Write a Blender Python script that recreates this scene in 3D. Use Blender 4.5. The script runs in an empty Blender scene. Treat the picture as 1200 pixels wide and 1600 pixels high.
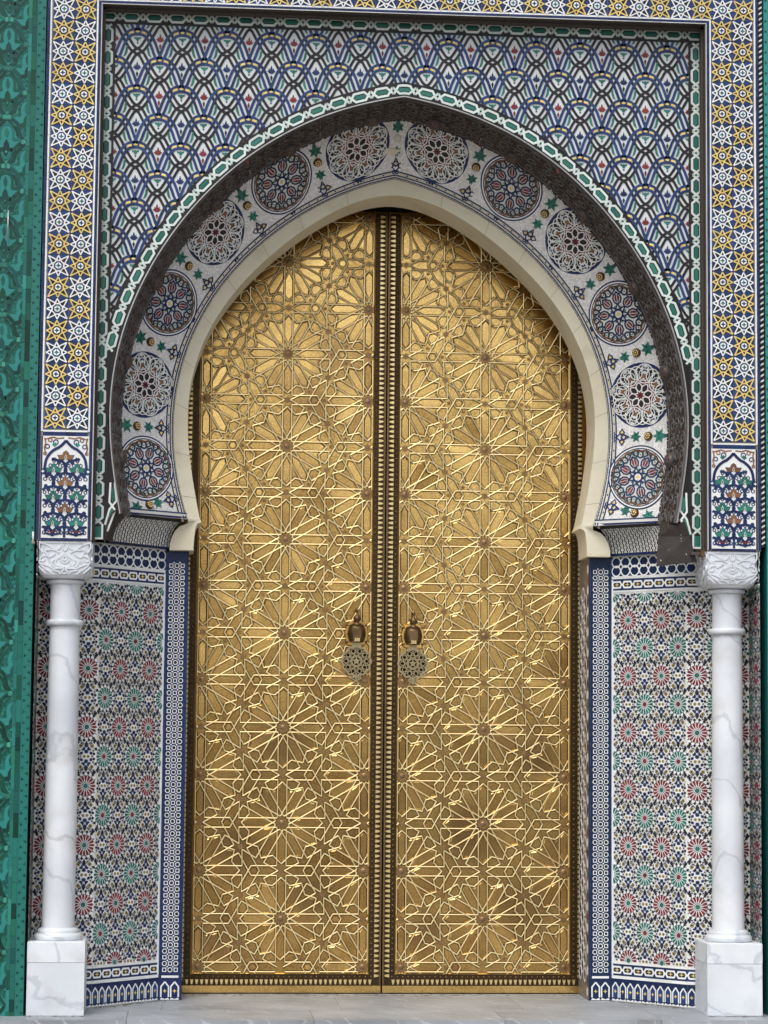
import bpy, math, random
from mathutils import Vector, Matrix
R = math.radians
rnd = random.Random(7)
sc = bpy.context.scene

# ------------------------------------------------------------------ camera
def cam_axes(yaw, pitch, roll):
    cy, sy, cp, sp = math.cos(yaw), math.sin(yaw), math.cos(pitch), math.sin(pitch)
    f = Vector((sy*cp, cy*cp, sp)); r = Vector((cy, -sy, 0)); u = r.cross(f)
    c, s = math.cos(roll), math.sin(roll)
    return r*c + u*s, u*c - r*s, f
cam = bpy.data.objects.new('camera', bpy.data.cameras.new('camera'))
sc.collection.objects.link(cam)
_r, _u, _f = cam_axes(R(4.62926), R(5.56489), R(0.52556))
cam.matrix_world = Matrix(((_r.x, _u.x, -_f.x, -1.30358), (_r.y, _u.y, -_f.y, -14.66426), (_r.z, _u.z, -_f.z, 1.59989), (0, 0, 0, 1)))
cam.data.sensor_fit = 'HORIZONTAL'; cam.data.sensor_width = 36.0
cam.data.lens = 36.0*3777.83/1200.0
cam.data.clip_start = 0.1; cam.data.clip_end = 2000
sc.camera = cam

# ------------------------------------------------------------------ sky, sun, exposure
w = bpy.data.worlds.new('World'); sc.world = w; w.use_nodes = True
nt = w.node_tree; nt.nodes.clear()
sky = nt.nodes.new('ShaderNodeTexSky'); sky.sky_type = 'NISHITA'; sky.sun_disc = False
SUN_EL, SUN_AZ = R(55), R(204)          # azimuth clockwise from +Y: in front of the gate, to the left
sky.sun_elevation = SUN_EL; sky.sun_rotation = SUN_AZ
sky.air_density = 1.0; sky.dust_density = 4.0; sky.ozone_density = 1.0
bg = nt.nodes.new('ShaderNodeBackground'); bg.inputs['Strength'].default_value = 0.13
out = nt.nodes.new('ShaderNodeOutputWorld')
veil = nt.nodes.new('ShaderNodeHueSaturation'); veil.inputs['Saturation'].default_value = .5   # thin high cloud
nt.links.new(sky.outputs[0], veil.inputs['Color']); nt.links.new(veil.outputs[0], bg.inputs[0]); nt.links.new(bg.outputs[0], out.inputs[0])
sun = bpy.data.objects.new('sun', bpy.data.lights.new('sun', 'SUN')); sc.collection.objects.link(sun)
sun.data.energy = 0.7; sun.data.angle = R(30); sun.data.color = (1.0, 0.98, 0.96)
sd = Vector((math.sin(SUN_AZ)*math.cos(SUN_EL), math.cos(SUN_AZ)*math.cos(SUN_EL), math.sin(SUN_EL)))
sun.rotation_euler = sd.to_track_quat('Z', 'Y').to_euler()
sun.location = sd*40
sc.view_settings.view_transform = 'Standard'; sc.view_settings.look = 'None'
sc.view_settings.exposure = 0.54; sc.view_settings.gamma = 1.0
sc.view_settings.use_curve_mapping = False

# ------------------------------------------------------------------ materials
YD_ = 1.30
def new_mat(name):
    m = bpy.data.materials.new(name); m.use_nodes = True
    n = m.node_tree.nodes; l = m.node_tree.links
    return m, n, l, n['Principled BSDF']
def glaze(name, col, var=.16, rough=.26, hue=.012, bump=.25, dirt=.25, bscale=55, spec=.28):
    """glazed tile: every cut piece has a slightly different tone, a soft uneven face and some dust"""
    m, n, l, b = new_mat(name)
    g = n.new('ShaderNodeNewGeometry')
    oi = n.new('ShaderNodeObjectInfo')
    ad = n.new('ShaderNodeMath'); ad.operation = 'ADD'
    l.new(g.outputs['Random Per Island'], ad.inputs[0]); l.new(oi.outputs['Random'], ad.inputs[1])
    fr = n.new('ShaderNodeMath'); fr.operation = 'FRACT'; l.new(ad.outputs[0], fr.inputs[0])
    tc = n.new('ShaderNodeTexCoord')
    nz = n.new('ShaderNodeTexNoise'); nz.inputs['Scale'].default_value = 2.3; nz.inputs['Detail'].default_value = 6
    geo = g.outputs['Position']
    sv = n.new('ShaderNodeVectorMath'); sv.operation = 'MULTIPLY'; sv.inputs[1].default_value = (2.2, 2.2, .7)
    l.new(geo, sv.inputs[0]); l.new(sv.outputs[0], nz.inputs['Vector'])
    hs = n.new('ShaderNodeHueSaturation'); hs.inputs['Color'].default_value = (*col, 1)
    mr = n.new('ShaderNodeMapRange'); mr.inputs['To Min'].default_value = 1-var; mr.inputs['To Max'].default_value = 1+var
    l.new(fr.outputs[0], mr.inputs['Value']); l.new(mr.outputs[0], hs.inputs['Value'])
    mh = n.new('ShaderNodeMapRange'); mh.inputs['To Min'].default_value = .5-hue; mh.inputs['To Max'].default_value = .5+hue
    m7 = n.new('ShaderNodeMath'); m7.operation = 'MULTIPLY'; m7.inputs[1].default_value = 7.31
    f2 = n.new('ShaderNodeMath'); f2.operation = 'FRACT'
    l.new(fr.outputs[0], m7.inputs[0]); l.new(m7.outputs[0], f2.inputs[0]); l.new(f2.outputs[0], mh.inputs['Value']); l.new(mh.outputs[0], hs.inputs['Hue'])
    mx = n.new('ShaderNodeMix'); mx.data_type = 'RGBA'; mx.blend_type = 'MULTIPLY'
    rp = n.new('ShaderNodeMapRange'); rp.inputs['From Min'].default_value = .35; rp.inputs['From Max'].default_value = .7
    rp.inputs['To Min'].default_value = 0; rp.inputs['To Max'].default_value = dirt
    l.new(nz.outputs[0], rp.inputs['Value']); l.new(rp.outputs[0], mx.inputs[0])
    l.new(hs.outputs[0], mx.inputs[6]); mx.inputs[7].default_value = (.62, .55, .46, 1)
    l.new(mx.outputs[2], b.inputs['Base Color'])
    n2 = n.new('ShaderNodeTexNoise'); n2.inputs['Scale'].default_value = bscale; n2.inputs['Detail'].default_value = 3
    l.new(geo, n2.inputs['Vector'])
    bp = n.new('ShaderNodeBump'); bp.inputs['Strength'].default_value = bump; bp.inputs['Distance'].default_value = .004
    l.new(n2.outputs[0], bp.inputs['Height']); l.new(bp.outputs[0], b.inputs['Normal'])
    rr = n.new('ShaderNodeMapRange'); rr.inputs['To Min'].default_value = rough*.75; rr.inputs['To Max'].default_value = rough*1.6
    l.new(n2.outputs[0], rr.inputs['Value']); l.new(rr.outputs[0], b.inputs['Roughness'])
    b.inputs['Specular IOR Level'].default_value = spec
    return m
M = {}
M['white'] = glaze('white_glaze', (.83, .86, .86), .06, .3, dirt=.22)
M['spwhite'] = glaze('spandrel_white', (.66, .71, .725), .06, .3, dirt=.3)
M['white2'] = glaze('offwhite_glaze', (.70, .71, .68), .12, .35)
M['navy'] = glaze('navy_glaze', (.014, .030, .098), .35, .25, dirt=.06)
M['blue'] = glaze('blue_glaze', (.020, .046, .140), .35, .25, dirt=.08)
M['black'] = glaze('black_glaze', (.022, .020, .022), .35, .35, dirt=.08)
M['yellow'] = glaze('yellow_glaze', (.78, .60, .21), .14, .28)
M['mint'] = glaze('mint_white_glaze', (.66, .76, .72), .08, .3, dirt=.2)
M['teal'] = glaze('teal_glaze', (.03, .17, .135), .25, .25)
M['aqua'] = glaze('aqua_glaze', (.027, .205, .185), .35, .15)
M['red'] = glaze('red_glaze', (.20, .028, .032), .25, .3)
M['brown'] = glaze('brown_glaze', (.24, .115, .055), .25, .3)
M['green'] = glaze('green_glaze', (.012, .122, .092), .4, .27, hue=.02, dirt=.2)
M['green_light'] = glaze('light_green_glaze', (.023, .185, .142), .34, .27, hue=.03, dirt=.2)
M['green_dark'] = glaze('dark_green_glaze', (.005, .058, .045), .45, .27, hue=.03, dirt=.1)
M['green_pale'] = glaze('pale_green_glaze', (.045, .235, .185), .4, .27)
M['grout'] = glaze('grout', (.33, .30, .27), .05, .8, dirt=.5, bump=.5)
M['frame_dark'] = glaze('dark_frame_brown', (.075, .062, .055), .1, .6, dirt=.4)

def tessera(name, light, dark, scale, th=.06):
    """ground of small hand-cut cubes with fine joints"""
    m, n, l, b = new_mat(name)
    g = n.new('ShaderNodeNewGeometry')
    v = n.new('ShaderNodeTexVoronoi'); v.feature = 'DISTANCE_TO_EDGE'; v.inputs['Scale'].default_value = scale
    v2 = n.new('ShaderNodeTexVoronoi'); v2.inputs['Scale'].default_value = scale
    l.new(g.outputs['Position'], v.inputs['Vector']); l.new(g.outputs['Position'], v2.inputs['Vector'])
    mr = n.new('ShaderNodeMapRange'); mr.inputs['From Min'].default_value = th*.3; mr.inputs['From Max'].default_value = th
    l.new(v.outputs['Distance'], mr.inputs['Value'])
    hs = n.new('ShaderNodeHueSaturation'); hs.inputs['Color'].default_value = (*light, 1)
    sx = n.new('ShaderNodeSeparateColor'); l.new(v2.outputs['Color'], sx.inputs[0])
    m2 = n.new('ShaderNodeMapRange'); m2.inputs['To Min'].default_value = .8; m2.inputs['To Max'].default_value = 1.1
    l.new(sx.outputs[0], m2.inputs['Value']); l.new(m2.outputs[0], hs.inputs['Value'])
    mx = n.new('ShaderNodeMix'); mx.data_type = 'RGBA'; mx.inputs[6].default_value = (*dark, 1)
    l.new(mr.outputs[0], mx.inputs[0]); l.new(hs.outputs[0], mx.inputs[7]); l.new(mx.outputs[2], b.inputs['Base Color'])
    bp = n.new('ShaderNodeBump'); bp.inputs['Strength'].default_value = .5; bp.inputs['Distance'].default_value = .003
    l.new(mr.outputs[0], bp.inputs['Height']); l.new(bp.outputs[0], b.inputs['Normal'])
    b.inputs['Roughness'].default_value = .4
    return m
M['tessera'] = tessera('white_mosaic_ground', (.88, .88, .87), (.55, .53, .51), 95)
M['tessera_grey'] = tessera('grey_brown_mosaic', (.30, .25, .20), (.05, .045, .05), 70, .12)

def stone(name, c1, c2, vein=(.35, .37, .40), rough=.35, vscale=1.6, vamt=.5, stain=.3, bump=.12):
    m, n, l, b = new_mat(name)
    g = n.new('ShaderNodeNewGeometry'); oi = n.new('ShaderNodeObjectInfo')
    mp = n.new('ShaderNodeVectorMath'); mp.operation = 'ADD'
    cb = n.new('ShaderNodeCombineXYZ'); mm = n.new('ShaderNodeMath'); mm.operation = 'MULTIPLY'; mm.inputs[1].default_value = 9
    l.new(oi.outputs['Random'], mm.inputs[0]); l.new(mm.outputs[0], cb.inputs[0]); l.new(mm.outputs[0], cb.inputs[2])
    l.new(g.outputs['Position'], mp.inputs[0]); l.new(cb.outputs[0], mp.inputs[1])
    nz = n.new('ShaderNodeTexNoise'); nz.inputs['Scale'].default_value = 2.2; nz.inputs['Detail'].default_value = 8
    l.new(mp.outputs[0], nz.inputs['Vector'])
    mx = n.new('ShaderNodeMix'); mx.data_type = 'RGBA'; mx.inputs[6].default_value = (*c1, 1); mx.inputs[7].default_value = (*c2, 1)
    cr = n.new('ShaderNodeMapRange'); cr.inputs['From Min'].default_value = .35; cr.inputs['From Max'].default_value = .68
    l.new(nz.outputs[0], cr.inputs['Value']); l.new(cr.outputs[0], mx.inputs[0])
    wv = n.new('ShaderNodeTexWave'); wv.inputs['Scale'].default_value = vscale; wv.inputs['Distortion'].default_value = 9
    wv.inputs['Detail'].default_value = 5; wv.inputs['Detail Scale'].default_value = 1.3; wv.bands_direction = 'DIAGONAL'
    l.new(mp.outputs[0], wv.inputs['Vector'])
    vr = n.new('ShaderNodeMapRange'); vr.inputs['From Min'].default_value = .965; vr.inputs['From Max'].default_value = 1.0
    vr.inputs['To Max'].default_value = vamt; l.new(wv.outputs[0], vr.inputs['Value'])
    m2 = n.new('ShaderNodeMix'); m2.data_type = 'RGBA'; m2.inputs[7].default_value = (*vein, 1)
    l.new(vr.outputs[0], m2.inputs[0]); l.new(mx.outputs[2], m2.inputs[6])
    n3 = n.new('ShaderNodeTexNoise'); n3.inputs['Scale'].default_value = 5; n3.inputs['Detail'].default_value = 7
    l.new(mp.outputs[0], n3.inputs['Vector'])
    sr = n.new('ShaderNodeMapRange'); sr.inputs['From Min'].default_value = .55; sr.inputs['From Max'].default_value = .8; sr.inputs['To Max'].default_value = stain
    l.new(n3.outputs[0], sr.inputs['Value'])
    m3 = n.new('ShaderNodeMix'); m3.data_type = 'RGBA'; m3.blend_type = 'MULTIPLY'; m3.inputs[7].default_value = (.70, .64, .55, 1)
    l.new(sr.outputs[0], m3.inputs[0]); l.new(m2.outputs[2], m3.inputs[6]); l.new(m3.outputs[2], b.inputs['Base Color'])
    nb = n.new('ShaderNodeTexNoise'); nb.inputs['Scale'].default_value = 70; nb.inputs['Detail'].default_value = 4
    l.new(mp.outputs[0], nb.inputs['Vector'])
    bp = n.new('ShaderNodeBump'); bp.inputs['Strength'].default_value = bump; bp.inputs['Distance'].default_value = .004
    l.new(nb.outputs[0], bp.inputs['Height']); l.new(bp.outputs[0], b.inputs['Normal'])
    b.inputs['Roughness'].default_value = rough
    return m
M['marble'] = stone('white_marble', (.75, .79, .83), (.58, .62, .67), (.36, .39, .44), .34, 1.5, .45, .6)
M['step'] = stone('grey_marble_step', (.36, .39, .42), (.23, .25, .28), (.50, .53, .56), .45, 3.0, .6, .7, .4)
M['cream'] = stone('cream_plaster', (.74, .70, .54), (.67, .62, .46), (.6, .54, .40), .75, .5, .2, .65, .5)
M['paving'] = stone('paving_stone', (.42, .38, .34), (.31, .28, .25), (.26, .23, .21), .7, 2.5, .3, .4, .5)
M['asphalt'] = stone('dark_plaza_paving', (.075, .072, .070), (.055, .053, .052), (.06, .06, .06), .8, 1, .2, .2, .5)
M['asphalt'].node_tree.nodes['Principled BSDF'].inputs['Specular IOR Level'].default_value = .08
M['core'] = stone('rough_masonry', (.16, .13, .11), (.12, .10, .09), rough=.9)

def metal(name, c_hi, c_lo, rough=.36, scale=6, grain=120, bump=.35, metallic=1.0, island=.25, gamt=.55):
    m, n, l, b = new_mat(name)
    g = n.new('ShaderNodeNewGeometry'); oi = n.new('ShaderNodeObjectInfo')
    nz = n.new('ShaderNodeTexNoise'); nz.inputs['Scale'].default_value = scale; nz.inputs['Detail'].default_value = 9; nz.inputs['Roughness'].default_value = .7
    l.new(g.outputs['Position'], nz.inputs['Vector'])
    ng = n.new('ShaderNodeTexNoise'); ng.inputs['Scale'].default_value = grain; ng.inputs['Detail'].default_value = 4
    l.new(g.outputs['Position'], ng.inputs['Vector'])
    ad = n.new('ShaderNodeMath'); ad.operation = 'ADD'; l.new(nz.outputs[0], ad.inputs[0])
    m1 = n.new('ShaderNodeMath'); m1.operation = 'MULTIPLY_ADD'; m1.inputs[1].default_value = gamt; m1.inputs[2].default_value = -gamt/2
    l.new(ng.outputs[0], m1.inputs[0]); l.new(m1.outputs[0], ad.inputs[1])
    a2 = n.new('ShaderNodeMath'); a2.operation = 'MULTIPLY_ADD'; a2.inputs[1].default_value = island; rai = n.new('ShaderNodeMath'); rai.operation = 'ADD'; l.new(g.outputs['Random Per Island'], rai.inputs[0]); l.new(oi.outputs['Random'], rai.inputs[1])
    rfr = n.new('ShaderNodeMath'); rfr.operation = 'FRACT'; l.new(rai.outputs[0], rfr.inputs[0]); l.new(rfr.outputs[0], a2.inputs[0])
    l.new(ad.outputs[0], a2.inputs[2])
    mr = n.new('ShaderNodeMapRange'); mr.inputs['From Min'].default_value = .34; mr.inputs['From Max'].default_value = .72 + island
    l.new(a2.outputs[0], mr.inputs['Value'])
    mx = n.new('ShaderNodeMix'); mx.data_type = 'RGBA'; mx.inputs[6].default_value = (*c_hi, 1); mx.inputs[7].default_value = (*c_lo, 1)
    l.new(mr.outputs[0], mx.inputs[0]); l.new(mx.outputs[2], b.inputs['Base Color'])
    rr = n.new('ShaderNodeMapRange'); rr.inputs['To Min'].default_value = rough*.85; rr.inputs['To Max'].default_value = rough*1.25
    l.new(mr.outputs[0], rr.inputs['Value']); l.new(rr.outputs[0], b.inputs['Roughness'])
    bp = n.new('ShaderNodeBump'); bp.inputs['Strength'].default_value = bump; bp.inputs['Distance'].default_value = .004
    l.new(ng.outputs[0], bp.inputs['Height']); l.new(bp.outputs[0], b.inputs['Normal'])
    b.inputs['Metallic'].default_value = metallic
    return m
M['brass'] = metal('brass_sheet', (.93, .63, .225), (.29, .155, .042), .19, 2.6, 95, bump=.08, island=.30, gamt=.85)
def tarnish_and_shade(m, spots):
    """brown tarnish: drifting blotches, one stain, and low patches standing in for darker reflection"""
    n = m.node_tree.nodes; l = m.node_tree.links; b = n['Principled BSDF']
    src = b.inputs['Base Color'].links[0].from_socket
    g = n.new('ShaderNodeNewGeometry')
    nz = n.new('ShaderNodeTexNoise'); nz.inputs['Scale'].default_value = 1.7; nz.inputs['Detail'].default_value = 8; nz.inputs['Roughness'].default_value = .65
    l.new(g.outputs['Position'], nz.inputs['Vector'])
    mr = n.new('ShaderNodeMapRange'); mr.inputs['From Min'].default_value = .52; mr.inputs['From Max'].default_value = .70; mr.inputs['To Max'].default_value = .55
    l.new(nz.outputs[0], mr.inputs['Value']); acc = mr.outputs[0]
    for c, r in spots:
        d = n.new('ShaderNodeVectorMath'); d.operation = 'DISTANCE'; d.inputs[1].default_value = c; l.new(g.outputs['Position'], d.inputs[0])
        wob = n.new('ShaderNodeMath'); wob.operation = 'MULTIPLY_ADD'; wob.inputs[1].default_value = r*1.1; l.new(nz.outputs[0], wob.inputs[0]); l.new(d.outputs['Value'], wob.inputs[2])
        q = n.new('ShaderNodeMapRange'); q.inputs['From Min'].default_value = r*1.6; q.inputs['From Max'].default_value = r*.9; q.inputs['To Max'].default_value = .75
        l.new(wob.outputs[0], q.inputs['Value'])
        mx = n.new('ShaderNodeMath'); mx.operation = 'MAXIMUM'; l.new(acc, mx.inputs[0]); l.new(q.outputs[0], mx.inputs[1]); acc = mx.outputs[0]
    mc = n.new('ShaderNodeMix'); mc.data_type = 'RGBA'; mc.inputs[7].default_value = (.30, .185, .085, 1)
    l.new(acc, mc.inputs[0]); l.new(src, mc.inputs[6]); l.new(mc.outputs[2], b.inputs['Base Color'])
tarnish_and_shade(M['brass'], [((-.66, YD_, 1.62), .26), ((-.95, YD_, .95), .22), ((-.45, YD_, .62), .24), ((.55, YD_, 1.05), .26), ((.95, YD_, .55), .25), ((.30, YD_, .40), .18), ((1.0, YD_, 1.55), .20), ((-1.05, YD_, .35), .2)])  # beyond the first stain, low patches paint the lower leaves' darker reflection
M['brass_edge'] = metal('polished_brass', (1.0, .80, .41), (.88, .65, .30), .33, 9, 150, .15, island=.1)
M['bronze'] = metal('dark_bronze', (.26, .17, .085), (.10, .065, .035), .42, 9, 130, .3)
M['patina'] = metal('brown_patina', (.36, .23, .11), (.22, .14, .07), .45, 12, 140, .4)
M['shade_brown'] = metal('painted_shade_brown', (.045, .027, .011), (.022, .014, .007), .6, 12, 140, .4)  # near-black brown for painted shade by the straps and behind the pendants
M['stripdark'] = metal('blackened_brass', (.085, .058, .030), (.042, .029, .017), .5, 12, 90, .3)
M['pewter'] = metal('worn_brass', (.54, .45, .27), (.36, .29, .16), .38, 15, 150, .2)
M['iron'] = metal('dark_iron', (.155, .147, .147), (.085, .078, .078), .5, 14, 110, .6, .35)
M['iron_brown'] = metal('brown_iron', (.13, .095, .085), (.075, .055, .05), .5, 14, 110, .6, .35)
M['plate'] = metal('brown_sheet_iron', (.040, .031, .028), (.022, .017, .016), .6, 10, 80, .5, .3)
M['steel'] = metal('bright_edge', (.55, .55, .54), (.30, .29, .29), .4, 20, 100, .2, .6)

# ------------------------------------------------------------------ builders
W = {}
def link(o): sc.collection.objects.link(o); return o
def attach(o, parent, basis=None):
    b = basis.copy() if basis is not None else Matrix.Identity(4)
    if parent is not None:
        o.parent = parent; o.matrix_parent_inverse = W[parent].inverted()
    o.matrix_basis = b; W[o] = b
    return o
def thing(name, label, cat, loc=(0, 0, 0), group=None):
    o = link(bpy.data.objects.new(name, None)); o.empty_display_size = .2
    attach(o, None, Matrix.Translation(loc)); o['label'] = label; o['category'] = cat; o['kind'] = 'thing'
    if group: o['group'] = group
    return o
class MB:
    def __init__(s): s.v = []; s.f = []; s.m = []; s.mats = []; s.smooth = set()
    def mi(s, mat):
        if mat not in s.mats: s.mats.append(mat)
        return s.mats.index(mat)
    def add(s, vs, fs, mat, smooth=False):
        o = len(s.v); s.v += vs; k = s.mi(mat)
        for f in fs:
            if smooth: s.smooth.add(len(s.f))
            s.f.append([i+o for i in f]); s.m.append(k)
    def prism(s, pts, h0, h1, mat, inset=0.0, sides=True):
        n = len(pts)
        if inset:
            cx = sum(p[0] for p in pts)/n; cy = sum(p[1] for p in pts)/n
            tp = []
            for x, y in pts:
                d = math.hypot(x-cx, y-cy) or 1
                k = max(0, 1-inset/d); tp.append((cx+(x-cx)*k, cy+(y-cy)*k))
        else: tp = pts
        if not sides:
            s.add([(x, y, h1) for x, y in tp], [list(range(n))], mat); return
        s.add([(x, y, h1) for x, y in tp]+[(x, y, h0) for x, y in pts],
              [list(range(n))]+[[i, (i+1) % n, n+(i+1) % n, n+i] for i in range(n)], mat)
    def strip(s, path, wd, h0, h1, mat, closed=False, roof=False, keep=None, sides=True, ridge=0.0):
        n = len(path); L = []; Rr = []
        for i in range(n):
            if closed: a, b = path[i-1], path[(i+1) % n]
            else: a, b = path[max(i-1, 0)], path[min(i+1, n-1)]
            p = path[i]
            d1 = (p[0]-a[0], p[1]-a[1]); d2 = (b[0]-p[0], b[1]-p[1])
            def nrm(d):
                q = math.hypot(*d); return (d[0]/q, d[1]/q) if q > 1e-9 else None
            u1, u2 = nrm(d1), nrm(d2); u1 = u1 or u2; u2 = u2 or u1
            t = nrm((u1[0]+u2[0], u1[1]+u2[1])) or u1
            c = max(.35, t[0]*u1[0]+t[1]*u1[1]); k = wd/2/c
            L.append((p[0]-t[1]*k, p[1]+t[0]*k)); Rr.append((p[0]+t[1]*k, p[1]-t[0]*k))
        segs = range(n if closed else n-1)
        if keep: segs = [i for i in segs if keep((path[i][0]+path[(i+1) % n][0])/2, (path[i][1]+path[(i+1) % n][1])/2)]
        if not segs: return
        vs = []; fs = []
        if ridge:
            for i in range(n): vs += [(*L[i], h0), (*L[i], h1), (*path[i], h1+ridge), (*Rr[i], h1), (*Rr[i], h0)]
            for i in segs:
                j = (i+1) % n
                for q in range(4): fs.append([5*i+q, 5*j+q, 5*j+q+1, 5*i+q+1])
        elif roof:
            for i in range(n): vs += [(*L[i], h0), (*path[i], h1), (*Rr[i], h0)]
            for i in segs:
                j = (i+1) % n
                fs += [[3*i, 3*j, 3*j+1, 3*i+1], [3*i+1, 3*j+1, 3*j+2, 3*i+2]]
        else:
            for i in range(n): vs += [(*L[i], h0), (*L[i], h1), (*Rr[i], h1), (*Rr[i], h0)]
            for i in segs:
                j = (i+1) % n
                fs.append([4*i+1, 4*j+1, 4*j+2, 4*i+2])
                if sides: fs += [[4*i, 4*j, 4*j+1, 4*i+1], [4*i+2, 4*j+2, 4*j+3, 4*i+3]]
        s.add(vs, fs, mat)
    def ring(s, c, r0, r1, h, mat, n=32, rings=1):
        vs = []; fs = []
        for k in range(rings+1):
            r = r0+(r1-r0)*k/rings
            vs += [(c[0]+r*math.cos(2*math.pi*i/n), c[1]+r*math.sin(2*math.pi*i/n), h) for i in range(n)]
        for k in range(rings):
            for i in range(n):
                j = (i+1) % n; fs.append([k*n+i, k*n+j, (k+1)*n+j, (k+1)*n+i])
        s.add(vs, fs, mat)
    def box(s, x0, x1, y0, y1, z0, z1, mat):
        """axis box in (u, v, h)"""
        s.add([(x0, y0, z0), (x1, y0, z0), (x1, y1, z0), (x0, y1, z0), (x0, y0, z1), (x1, y0, z1), (x1, y1, z1), (x0, y1, z1)],
              [[0, 3, 2, 1], [4, 5, 6, 7], [0, 1, 5, 4], [1, 2, 6, 5], [2, 3, 7, 6], [3, 0, 4, 7]], mat)
    def dome(s, c, r, hh, mat, n=10, k=3, h0=0.0):
        vs = []; fs = []
        for a in range(k):
            t = a/k*math.pi/2
            vs += [(c[0]+r*math.cos(t)*math.cos(2*math.pi*i/n), c[1]+r*math.cos(t)*math.sin(2*math.pi*i/n), h0+hh*math.sin(t)) for i in range(n)]
        vs.append((c[0], c[1], h0+hh))
        for a in range(k-1):
            for i in range(n):
                j = (i+1) % n; fs.append([a*n+i, a*n+j, (a+1)*n+j, (a+1)*n+i])
        for i in range(n): fs.append([(k-1)*n+i, (k-1)*n+(i+1) % n, k*n])
        s.add(vs, fs, mat, True)
    def lathe(s, prof, mat, n=40, c=(0, 0), smooth=True):
        """prof: (r, z); vertices directly in x, y, z"""
        vs = []; fs = []
        for r, z in prof: vs += [(c[0]+r*math.cos(2*math.pi*i/n), c[1]+r*math.sin(2*math.pi*i/n), z) for i in range(n)]
        for k in range(len(prof)-1):
            for i in range(n):
                j = (i+1) % n; fs.append([k*n+i, k*n+j, (k+1)*n+j, (k+1)*n+i])
        s.add(vs, fs, mat, smooth)
    def mesh(s, name, fn=None):
        me = bpy.data.meshes.new(name)
        f = fn or (lambda u, v, h: (u, -h, v))
        me.from_pydata([f(*p) for p in s.v], [], s.f)
        for m in s.mats: me.materials.append(M[m])
        me.polygons.foreach_set('material_index', s.m)
        if s.smooth: me.polygons.foreach_set('use_smooth', [i in s.smooth for i in range(len(s.f))])
        me.update()
        return me
    def build(s, name, parent, fn=None, basis=None, stuff=False, label=None):
        return put(s.mesh(name, fn), name, parent, basis, stuff, label)
def put(me, name, parent, basis=None, stuff=False, label=None):
    o = link(bpy.data.objects.new(name, me)); attach(o, parent, basis)
    if stuff: o['kind'] = 'stuff'
    if label: o['label'] = label
    return o
T = Matrix.Translation
XYZ = lambda x, y, z: (x, y, z)
def at(x, y, z, rot=0.0, scale=1.0):
    """place a mesh made in the (u, -h, v) convention on a wall facing -Y"""
    return T((x, y, z)) @ Matrix.Rotation(rot, 4, 'Y') @ Matrix.Scale(scale, 4)
def circle(c, r, n, a0=0.0): return [(c[0]+r*math.cos(a0+2*math.pi*i/n), c[1]+r*math.sin(a0+2*math.pi*i/n)) for i in range(n)]
def pol(r, a, c=(0, 0)): return (c[0]+r*math.cos(a), c[1]+r*math.sin(a))
def rotp(p, a): return (p[0]*math.cos(a)-p[1]*math.sin(a), p[0]*math.sin(a)+p[1]*math.cos(a))
def star(c, ro, ri, n, a0=math.pi/2):
    return [pol(ro if i % 2 == 0 else ri, a0+math.pi*i/n, c) for i in range(2*n)]
def catmull(p, k=4):
    o = []; n = len(p)
    for i in range(n-1):
        p0, p1, p2, p3 = p[max(i-1, 0)], p[i], p[i+1], p[min(i+2, n-1)]
        for j in range(k):
            t = j/k
            o.append(tuple(.5*((2*p1[q])+(-p0[q]+p2[q])*t+(2*p0[q]-5*p1[q]+4*p2[q]-p3[q])*t*t+(-p0[q]+3*p1[q]-3*p2[q]+p3[q])*t**3) for q in (0, 1)))
    o.append(p[-1]); return o
def offset(path, d):
    o = []; n = len(path)
    for i in range(n):
        a, b = path[max(i-1, 0)], path[min(i+1, n-1)]
        t = (b[0]-a[0], b[1]-a[1]); q = math.hypot(*t) or 1
        o.append((path[i][0]-t[1]/q*d, path[i][1]+t[0]/q*d))
    return o
def mirror(path): return [(-x, y) for x, y in path]

# ------------------------------------------------------------------ arch curves (polar about (0, ZC))
ZC = 3.66
def poly(c, t):
    v = 0
    for k in c: v = v*t+k
    return v
def rO(th):
    t = min(abs(th), 118)/100
    return poly([3.2772, -9.9663, 10.9915, -5.2192, 1.3113, -0.5966, 2.013], t)
def rC(th):
    t = min(abs(th), 120)/100
    return poly([-0.3212, 1.6321, -2.7156, 1.7341, 0.0844, -0.6345, 1.6394], t)
def rI(th):
    t = min(abs(th), 116)/100
    return poly([-2.6461, 11.9248, -19.6111, 14.5272, -4.3863, -0.0146, 1.5301], t)
PHI = R(34.6); DR = .215
def rM(th): return rC(th)+DR
def arch_xz(rf, th): a = R(th); r = rf(th); return (math.sin(a)*r, ZC+math.cos(a)*r)
def theta_at(rf, z):
    lo, hi = 60.0, 118.0
    for _ in range(40):
        m = (lo+hi)/2
        if arch_xz(rf, m)[1] > z: lo = m
        else: hi = m
    return lo
ZB = 3.04                      # underside of the arch bands, top of the corbels
YS, YM, YA, YJ, YD = .155, .652, .802, .886, 1.30
def cone(thc, u, v, h, sgn=1):
    """medallion band: u along the arch, v up the slope, h out of the surface"""
    th = thc+math.degrees(u/rM(thc)); a = R(th); r = rM(th)+v*math.cos(PHI)-h*math.sin(PHI)
    y = YM-v*math.sin(PHI)-h*math.cos(PHI)
    return (math.sin(a)*r, y, ZC+math.cos(a)*r)

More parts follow.
